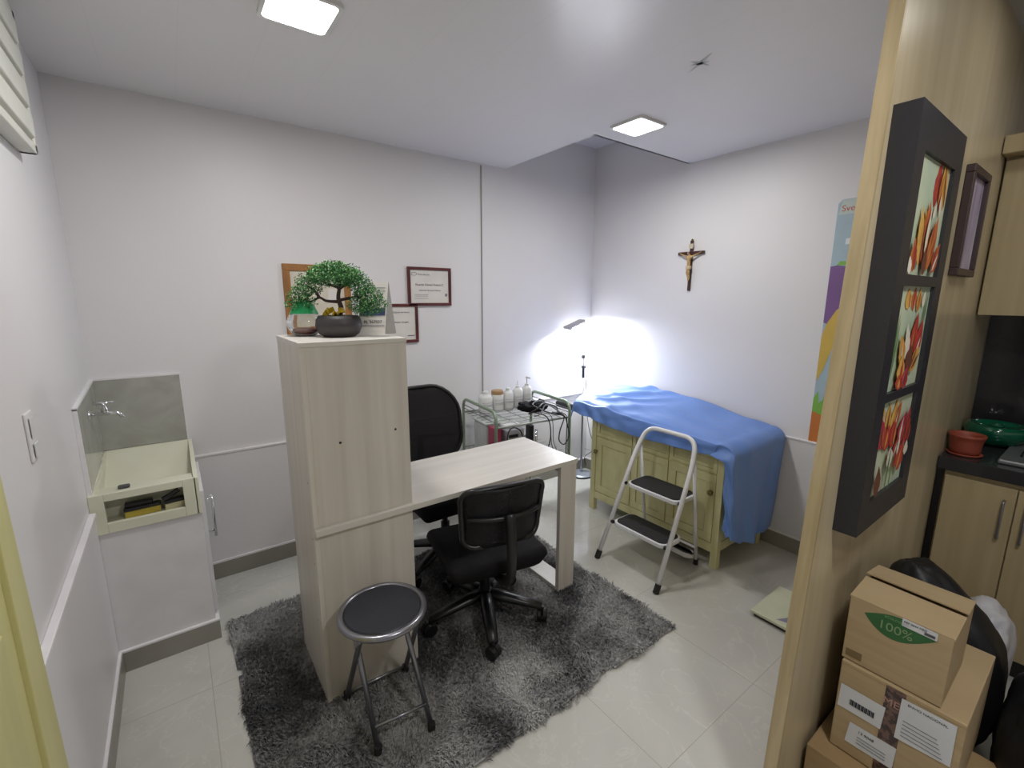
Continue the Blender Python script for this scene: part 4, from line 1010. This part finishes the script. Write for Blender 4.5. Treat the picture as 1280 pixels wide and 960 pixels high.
PK = list(pc)
def petal(bm_, row, u, v, L_, wd, ang, m, off):
    z0, z1 = row; hh = z1-z0; pts = []
    L_ *= 1.0; wd *= 1.1
    ca, sa = math.cos(R(ang)), math.sin(R(ang)); N_ = 12
    def P3(a, b):
        x = ix0+w_*u+(b*ca+a*sa); z = z0+hh*v+(-b*sa+a*ca)
        return (min(max(x, ix0+.001), ix1-.001), FY+.010-off, min(max(z, z0+.001), z1-.001))
    for k in range(N_+1): t = k/N_; pts.append(P3(L_*t, wd*(math.sin(PI*t**.8)*.5+random.uniform(-.05, .05)*(0 < k < N_))))
    for k in range(N_-1, 0, -1): t = k/N_; pts.append(P3(L_*t, -wd*(math.sin(PI*t**.8)*.5+random.uniform(-.05, .05))))
    vs_ = [bm_.verts.new(p_) for p_ in pts]; f_ = bm_.faces.new(vs_); f_.material_index = PK.index(m)
specs = [
 [(.62, .62, .13, .055, 10, 'red'), (.78, .60, .14, .05, 5, 'red'), (.88, .62, .13, .045, -5, 'yel'), (.70, .66, .12, .02, 12, 'yel'), (.60, .52, .05, .02, 30, 'wh'), (.80, .55, .06, .02, -10, 'wh'), (.55, .12, .15, .05, -22, 'yel'), (.45, .10, .17, .06, 0, 'or'),
  (.35, .08, .16, .05, -12, 'yel'), (.60, .05, .16, .06, 18, 'or'), (.5, .0, .08, .04, 0, 'dk'), (.18, .02, .09, .05, -10, 'or'), (.10, .0, .05, .03, -20, 'wh'), (.75, .03, .10, .05, 30, 'or'), (.42, .2, .12, .02, 5, 'wh')],
 [(.50, .76, .07, .045, 0, 'or'), (.34, .78, .06, .05, -15, 'yel'), (.62, .75, .07, .04, 10, 'yel'), (.75, .80, .05, .03, 20, 'wh'), (.05, .15, .18, .012, 8, 'stem'), (.10, .12, .17, .012, 6, 'stem'), (.45, .15, .16, .012, 2, 'stem'), (.85, .55, .13, .012, 5, 'stem'),
  (.60, .28, .14, .06, 8, 'red'), (.72, .26, .13, .06, 18, 'red'), (.48, .26, .12, .045, -18, 'wh'), (.38, .22, .11, .05, -30, 'yel'), (.62, .16, .10, .05, 45, 'yel'), (.50, .16, .08, .06, 10, 'dk'), (.34, .08, .08, .06, -10, 'yel'), (.30, .0, .05, .06, 10, 'red'), (.45, .0, .07, .05, 10, 'pink')],
 [(.18, .72, .075, .03, -20, 'yel'), (.30, .62, .10, .05, -6, 'yel'), (.42, .60, .11, .05, 10, 'yel'), (.52, .66, .09, .03, 20, 'or'), (.16, .50, .11, .06, -20, 'pink'), (.28, .46, .08, .07, 5, 'red'), (.45, .46, .09, .06, 0, 'red'), (.66, .44, .11, .075, 18, 'pink'), (.82, .44, .12, .06, 8, 'pink'),
  (.92, .40, .10, .05, -5, 'red'), (.55, .22, .10, .08, 8, 'red'), (.70, .16, .10, .07, 15, 'red'), (.42, .26, .07, .05, -15, 'wh'), (.60, .36, .07, .02, 5, 'wh'), (.88, .30, .05, .04, 0, 'wh'), (.35, .02, .14, .012, 5, 'stem'), (.46, .02, .12, .012, 3, 'stem'), (.12, .02, .10, .05, -8, 'dk')]]
for row, sp in zip(rows, specs):
    cv = obj('canvas', bx(ix0, ix1, FY+.010, FY+.016, row[0], row[1]), canv, tp, 'painted tulip panel')
    q = BM(); nn = 0
    for k, a in enumerate(sp):
        petal(q, row, a[0], a[1], a[2], a[3], a[4], a[5], .0006+.0003*nn); nn += 1
        if a[5] in ('red', 'pink', 'or', 'yel'):   # brush streaks
            for j in range(2):
                petal(q, row, a[0]+random.uniform(-.04, .04), a[1]+.02, a[2]*random.uniform(.5, .85), a[3]*.22, a[4]+random.uniform(-12, 12), random.choice(['yel', 'or', 'dk', 'wh', 'red']), .0006+.0003*nn); nn += 1
    po_ = obj('tulip_painting', q, 'paper', cv)
    ids_ = [p_.material_index for p_ in po_.data.polygons]
    po_.data.materials.clear()
    for kk in PK: po_.data.materials.append(pc[kk])
    for p_, i_ in zip(po_.data.polygons, ids_): p_.material_index = i_
sp_ = thing('small_picture', 'small brown framed picture with pale lilac print beyond the tulips', 'picture', (-.62, PY, 1.675))
q = BM(); a0, a1, b0, b1 = -.760, -.480, 1.668, 2.042; fw_ = .026
box(q, a0, a1, PY-.026, PY, b1-fw_, b1); box(q, a0, a1, PY-.026, PY, b0, b0+fw_); box(q, a0, a0+fw_, PY-.026, PY, b0+fw_, b1-fw_); box(q, a1-fw_, a1, PY-.026, PY, b0+fw_, b1-fw_)
obj('frame', q, mat('dark_brown_frame', srgb(62, 46, 48), .4), sp_, bevel=.003)
obj('print', bx(a0+fw_, a1-fw_, PY-.012, PY-.002, b0+fw_, b1-fw_), mat('lilac_print_picture', srgb(206, 200, 214), .4, col2=srgb(128, 100, 150), scale=(14, 14, 2.5), det=5), sp_)

# ------------------------------------------------------------------ kitchen
KX = -.360
kb = thing('base_cabinet', 'light wood base cabinet under the black worktop', 'cabinet', (-.05, -3.1, 0))
obj('carcass', bx(KX+.018, XK-.005, -3.9, PY-.028, .09, .845), 'kcab', kb)
obj('toe_kick', bx(KX+.05, XK-.005, -3.9, PY-.03, 0, .09), 'black', kb)
obj('end_gap', bx(KX+.010, KX+.020, PY-.027, PY-.003, .0, .848), 'black', kb, 'dark shadow gap strip')
for k in range(4):
    ya = PY-.030-.222*(k+1); yb = PY-.030-.222*k-.004
    dd = obj('door', bx(KX, KX+.018, ya, yb, .10, .825), 'kcab', kb, bevel=.002)
    hy = ya+.030 if k % 2 == 0 else yb-.030
    q = BM(); tube(q, roundpath([(KX, hy, .77), (KX-.026, hy, .77), (KX-.026, hy, .61), (KX, hy, .61)], .008, 3), .005, 8); obj('handle', q, 'steel', dd, 'steel bar handle', smooth=True)
tag(obj('worktop', bx(KX-.012, XK-.002, -3.9, PY-.002, .848, .905), 'granite', bevel=.003, loc=(-.05, -3.1, .848)), 'polished black stone worktop in the kitchen beyond the partition', 'worktop')
tag(obj('backsplash', bx(XK-.012, XK-.001, -3.9, PY-.002, .905, 1.515), 'granite', loc=(XK-.006, -3.1, .905)), 'glossy black panel between worktop and upper cupboard', 'backsplash')
ku = thing('wall_cupboard', 'light wood upper cupboard above the black backsplash', 'cupboard', (.03, -3.1, 1.515))
UX = -.150
obj('carcass', bx(UX+.018, XK-.002, -3.9, PY-.004, 1.515, 2.17), 'kcab', ku)
for k in range(3): obj('door', bx(UX, UX+.018, PY-.008-.45*(k+1)+.004, PY-.008-.45*k, 1.515, 2.155), 'kcab', ku, bevel=.002)
obj('top_trim', bx(UX-.085, XK-.002, -3.9, PY-.003, 2.165, 2.235), 'kcab', ku, bevel=.003)
q = BM(); lathe(q, [(.0001, 2.235), (.05, 2.235), (.085, 2.29), (.088, 2.34), (.08, 2.34), (.045, 2.245), (.0001, 2.245)], -.10, -2.66, 24); tag(obj('storage_bowl', q, 'whitep', loc=(-.10, -2.66, 2.235), smooth=True), 'pale bowl on top of the upper cupboard', 'bowl')
# pot, bowl, steel hob on the worktop
px_, py_ = -.262, -2.548
pt = thing('plant_pot', 'reddish terracotta pot on saucer at the worktop corner', 'pot', (px_, py_, .905))
q = BM(); lathe(q, [(.0001, .913), (.047, .913), (.052, .93), (.053, .955), (.058, .985), (.062, .990), (.062, 1.0), (.055, 1.0), (.052, .985), (.046, .96), (.0001, .96)], px_, py_, 28); obj('pot_body', q, 'terra', pt, smooth=True)
q = BM(); lathe(q, [(.0001, .905), (.052, .905), (.061, .914), (.058, .916), (.048, .912), (.0001, .912)], px_, py_, 28); obj('saucer', q, 'terra', pt, smooth=True)
gx_, gy_ = .045, -2.600
gbk = thing('glazed_dish', 'dark green glazed dish on the worktop behind the terracotta pot', 'dish', (gx_, gy_, .905))
q = BM(); lathe(q, [(.0001, .905), (.05, .905), (.085, .925), (.108, .960), (.112, .985), (.104, 1.005), (.085, 1.008), (.078, .998), (.05, .985), (.0001, .980)], gx_, gy_, 32); obj('body', q, 'greenbowl', gbk, smooth=True)
q = BM(); tube(q, [(gx_+.02*math.cos(a/14*2*PI), gy_+.02*math.sin(a/14*2*PI), 1.0) for a in range(14)], .007, 8, closed=True); obj('lid_knob', q, 'greenbowl', gbk, smooth=True)
hb = thing('gas_hob', 'steel gas hob set on the black worktop at the right edge', 'hob', (-.10, -2.98, .905))
obj('tray', bx(-.30, .12, -3.25, -2.655, .905, .925), mat('hob_steel', srgb(150, 152, 156), .35, .6), hb, bevel=.006)
for (x, y) in ((-.19, -2.80), (.02, -2.80), (-.19, -3.08), (.02, -3.08)):
    q = BM(); lathe(q, [(.0001, .925), (.045, .925), (.045, .936), (.03, .942), (.0001, .942)], x, y, 20); obj('burner', q, 'black', hb)
    q = BM()
    for a in range(4): tube(q, [(x+.02*math.cos(a*PI/2), y+.02*math.sin(a*PI/2), .950), (x+.085*math.cos(a*PI/2), y+.085*math.sin(a*PI/2), .950), (x+.09*math.cos(a*PI/2), y+.09*math.sin(a*PI/2), .926)], .004, 6)
    obj('pan_support', q, 'black', hb)

# ------------------------------------------------------------------ cardboard boxes
def carton_flaps(x0, x1, y0, y1, z, t, m, gap=.004):
    ym = (y0+y1)/2
# box 1: on top, open-topped flaps meeting with a dark gap
B1 = (-1.490, -1.235, -2.757, -2.530, .508, .712)
b1 = thing('cardboard_box', 'topmost cardboard box with the green leaf print', 'box', (-1.37, -2.645, .508), group='stacked cardboard boxes')
x0, x1, y0, y1, z0, z1 = B1; th = .005
q = BM(); box(q, x0, x0+th, y0, y1, z0, z1); box(q, x1-th, x1, y0, y1, z0, z1); box(q, x0+th, x1-th, y0, y0+th, z0, z1); box(q, x0+th, x1-th, y1-th, y1, z0, z1); box(q, x0+th, x1-th, y0+th, y1-th, z0, z0+th)
obj('body', q, 'card', b1, bevel=.0015)
xm_ = x0+.135
obj('flap', prism(BM(), [(x0, y0-.002, z1), (x0, y1+.002, z1), (xm_-.004, y1+.002, z1+.010), (xm_-.004, y0-.002, z1+.006)], (0, 0, .004)), 'card', b1)
obj('flap', prism(BM(), [(xm_+.004, y0-.004, z1+.014), (xm_+.004, y1+.004, z1+.018), (x1, y1+.002, z1+.002), (x1, y0-.002, z1+.002)], (0, 0, .004)), 'card', b1)
obj('inner_flap', bx(x0+.006, x1-.006, y0+.006, y1-.006, z1-.012, z1-.008), 'card2', b1)
XB = x0-.0008
def face_poly(name, pts, m, par, x=XB, th_=.0006, label=None): return obj(name, prism(BM(), [(x, a, b) for a, b in pts], (th_, 0, 0)), m, par, label)
lf = []
for k in range(15): t = k/14; lf.append((-2.568-.160*t, .680+.010*t+.028*math.sin(PI*t)*.9))
for k in range(13, 0, -1): t = k/14; lf.append((-2.568-.160*t, .680+.010*t-.048*math.sin(PI*t**.85)))
face_poly('leaf_print', lf, 'leafg', b1, label='green leaf print')
text('lettering', '100%', .036, (XB-.0008, -2.640, .668), (0, -1, 0), (0, 0, 1), mat('pale_green_ink', srgb(128, 156, 112), .7), b1)
text('lettering', 'ECOLÓGICO', .009, (XB-.0008, -2.640, .697), (0, -1, 0), (0, 0, 1), mat('pale_green_ink2', srgb(120, 160, 110), .7), b1)
face_poly('sticker', [(-2.652, .692), (-2.726, .690), (-2.726, .713), (-2.652, .715)], 'tag', b1, XB-.0012, label='white barcode sticker')
q = BM()
for k in range(14):
    yy = -2.700-.0016*k; box(q, XB-.0022, XB-.0014, yy-.0009, yy, .694, .702)
obj('barcode', q, 'inkd', b1)
text('lettering', 'REF 2044 MED', .008, (XB-.0014, -2.680, .706), (0, -1, 0), (0, 0, 1), 'inkd', b1)
face_poly('printed_block', [(-2.538, .520), (-2.578, .521), (-2.578, .545), (-2.538, .543)], mat('brown_ink', srgb(120, 100, 66), .8), b1)
# box 2
B2 = (-1.500, -1.105, -2.812, -2.535, .205, .505)
x0, x1, y0, y1, z0, z1 = B2
b2 = thing('cardboard_box', 'middle cardboard box with white shipping labels and printed tape', 'box', (-1.30, -2.67, .205), group='stacked cardboard boxes')
q = BM(); rbox(q, (x0+x1)/2, (y0+y1)/2, (z0+z1)/2, x1-x0, y1-y0, z1-z0, .003, 2); obj('body', q, 'card', b2)
obj('seam', bx(x0-.0006, x0, y0, y1, z1-.012, z1-.0105), 'card2', b2)
XB2 = x0-.0008
face_poly('tape', [(-2.645, .205), (-2.690, .205), (-2.690, .500), (-2.645, .500)], 'tape', b2, XB2, label='dark printed tape')
text('lettering', 'MEX', .03, (XB2-.0008, -2.672, .452), (.0, -1, 0), (0, 0, 1), mat('pinkish_ink', srgb(180, 140, 130), .6), b2)
face_poly('shipping_label', [(-2.543, .428), (-2.652, .428), (-2.648, .352), (-2.541, .350)], 'tag', b2, XB2-.0012, label='white shipping label')
face_poly('shipping_label', [(-2.578, .318), (-2.690, .322), (-2.688, .250), (-2.572, .246)], 'tag', b2, XB2-.0012, label='white shipping label')
face_poly('shipping_label', [(-2.682, .485), (-2.795, .490), (-2.797, .365), (-2.680, .355)], 'tag', b2, XB2-.0016, label='large white shipping label')
q = BM()
for k in range(22): yy = -2.570-.0028*k; box(q, XB2-.0024, XB2-.0014, yy-.0014*(1+(k % 3)*.4), yy, .374, .392)
obj('barcode', q, 'inkd', b2)
for k in range(5): obj('printed_line', bx(XB2-.0028, XB2-.0017, -2.78+.004*k, -2.692, .372+.012*k*1.0, .3735+.012*k), 'ink', b2)
for k in range(3): obj('printed_line', bx(XB2-.0024, XB2-.0014, -2.670, -2.60, .262+.010*k, .2635+.010*k), 'ink', b2)
text('lettering', 'ENVIO NACIONAL', .010, (XB2-.0018, -2.738, .474), (0, -1, 0), (0, 0, 1), 'inkd', b2)
text('lettering', '13 9048', .012, (XB2-.0014, -2.62, .300), (0, -1, 0), (0, 0, 1), 'inkd', b2)
# box 3
b3 = thing('cardboard_box', 'lowest cardboard box of the stack, cut by the bottom edge', 'box', (-1.33, -2.68, 0), group='stacked cardboard boxes')
q = BM(); rbox(q, -1.365, -2.690, .101, .39, .39, .202, .003, 2); obj('body', q, 'card2', b3)
face_poly('printed_arrow', [(-2.565, .150), (-2.60, .140), (-2.59, .150), (-2.60, .162)], 'navy', b3, -1.5608)
face_poly('tape', [(-2.645, .0), (-2.690, .0), (-2.690, .202), (-2.645, .202)], 'tape', b3, -1.5608)

# ------------------------------------------------------------------ bags
def bag(name, label, c_, s_, m, amp, seed, slope=0, sharp=2.2):
    q = BM(); bmesh.ops.create_icosphere(q, subdivisions=5, radius=1)
    for v in q.verts:
        n_ = v.co.copy()
        k_ = amp*noise.noise(n_*sharp+Vector((seed, 0, 0)))+amp*.5*(1-abs(noise.noise(n_*sharp*2.3+Vector((0, seed, 0))))*2)*.5
        p_ = Vector((n_.x*(1+k_), n_.y*(1+k_), n_.z*(1+k_)))
        # squash toward a box, flat bottom
        for a in range(3): p_[a] = math.copysign(abs(p_[a])**.75, p_[a])
        z = max(-1, p_.z)
        v.co = Vector((c_[0]+p_.x*s_[0], c_[1]+p_.y*s_[1], max(c_[2]-s_[2], c_[2]+z*s_[2]+max(0, z+.2)*slope*p_.y)))
        v.co.y = min(v.co.y, PY-.006)
        v.co.x = min(v.co.x, KX-.05)
    return tag(obj(name, q, m, loc=(c_[0], c_[1], c_[2]-s_[2]), smooth=True), label, 'bag')
bag('black_bag', 'dark bag heaped behind the cardboard boxes against the partition', (-.930, -2.660, .300), (.125, .180, .305), 'bagb', .10, 3.3, .100)['group'] = 'black bags by the boxes'
bag('white_bag', 'white plastic bag bulging beside the dark bag in the kitchen aisle', (-.665, -2.745, .225), (.125, .085, .225), 'bagw', .14, 8.1)
bag('black_bag', 'large black bag at the bottom right, nearest the camera', (-1.02, -3.010, .235), (.235, .168, .240), 'bagb', .13, 5.7)['group'] = 'black bags by the boxes'
# grey star-shaped repair mark on the ceiling
q = BM()
for a_, l_ in ((1.1, .16), (-.3, .09), (2.0, .07)):
    d_ = Vector((math.cos(a_), math.sin(a_), 0)); n_ = Vector((-d_.y, d_.x, 0)); c_ = Vector((-1.215, -1.715, H-.0012))
    prism(q, [c_-d_*l_*.5, c_-d_*l_*.1+n_*.010, c_+d_*l_*.5, c_-d_*l_*.1-n_*.010], (0, 0, .001))
struct('trim_13', q, mat('filler_mark', (.50, .50, .52), .6))
bpy.context.view_layer.update()
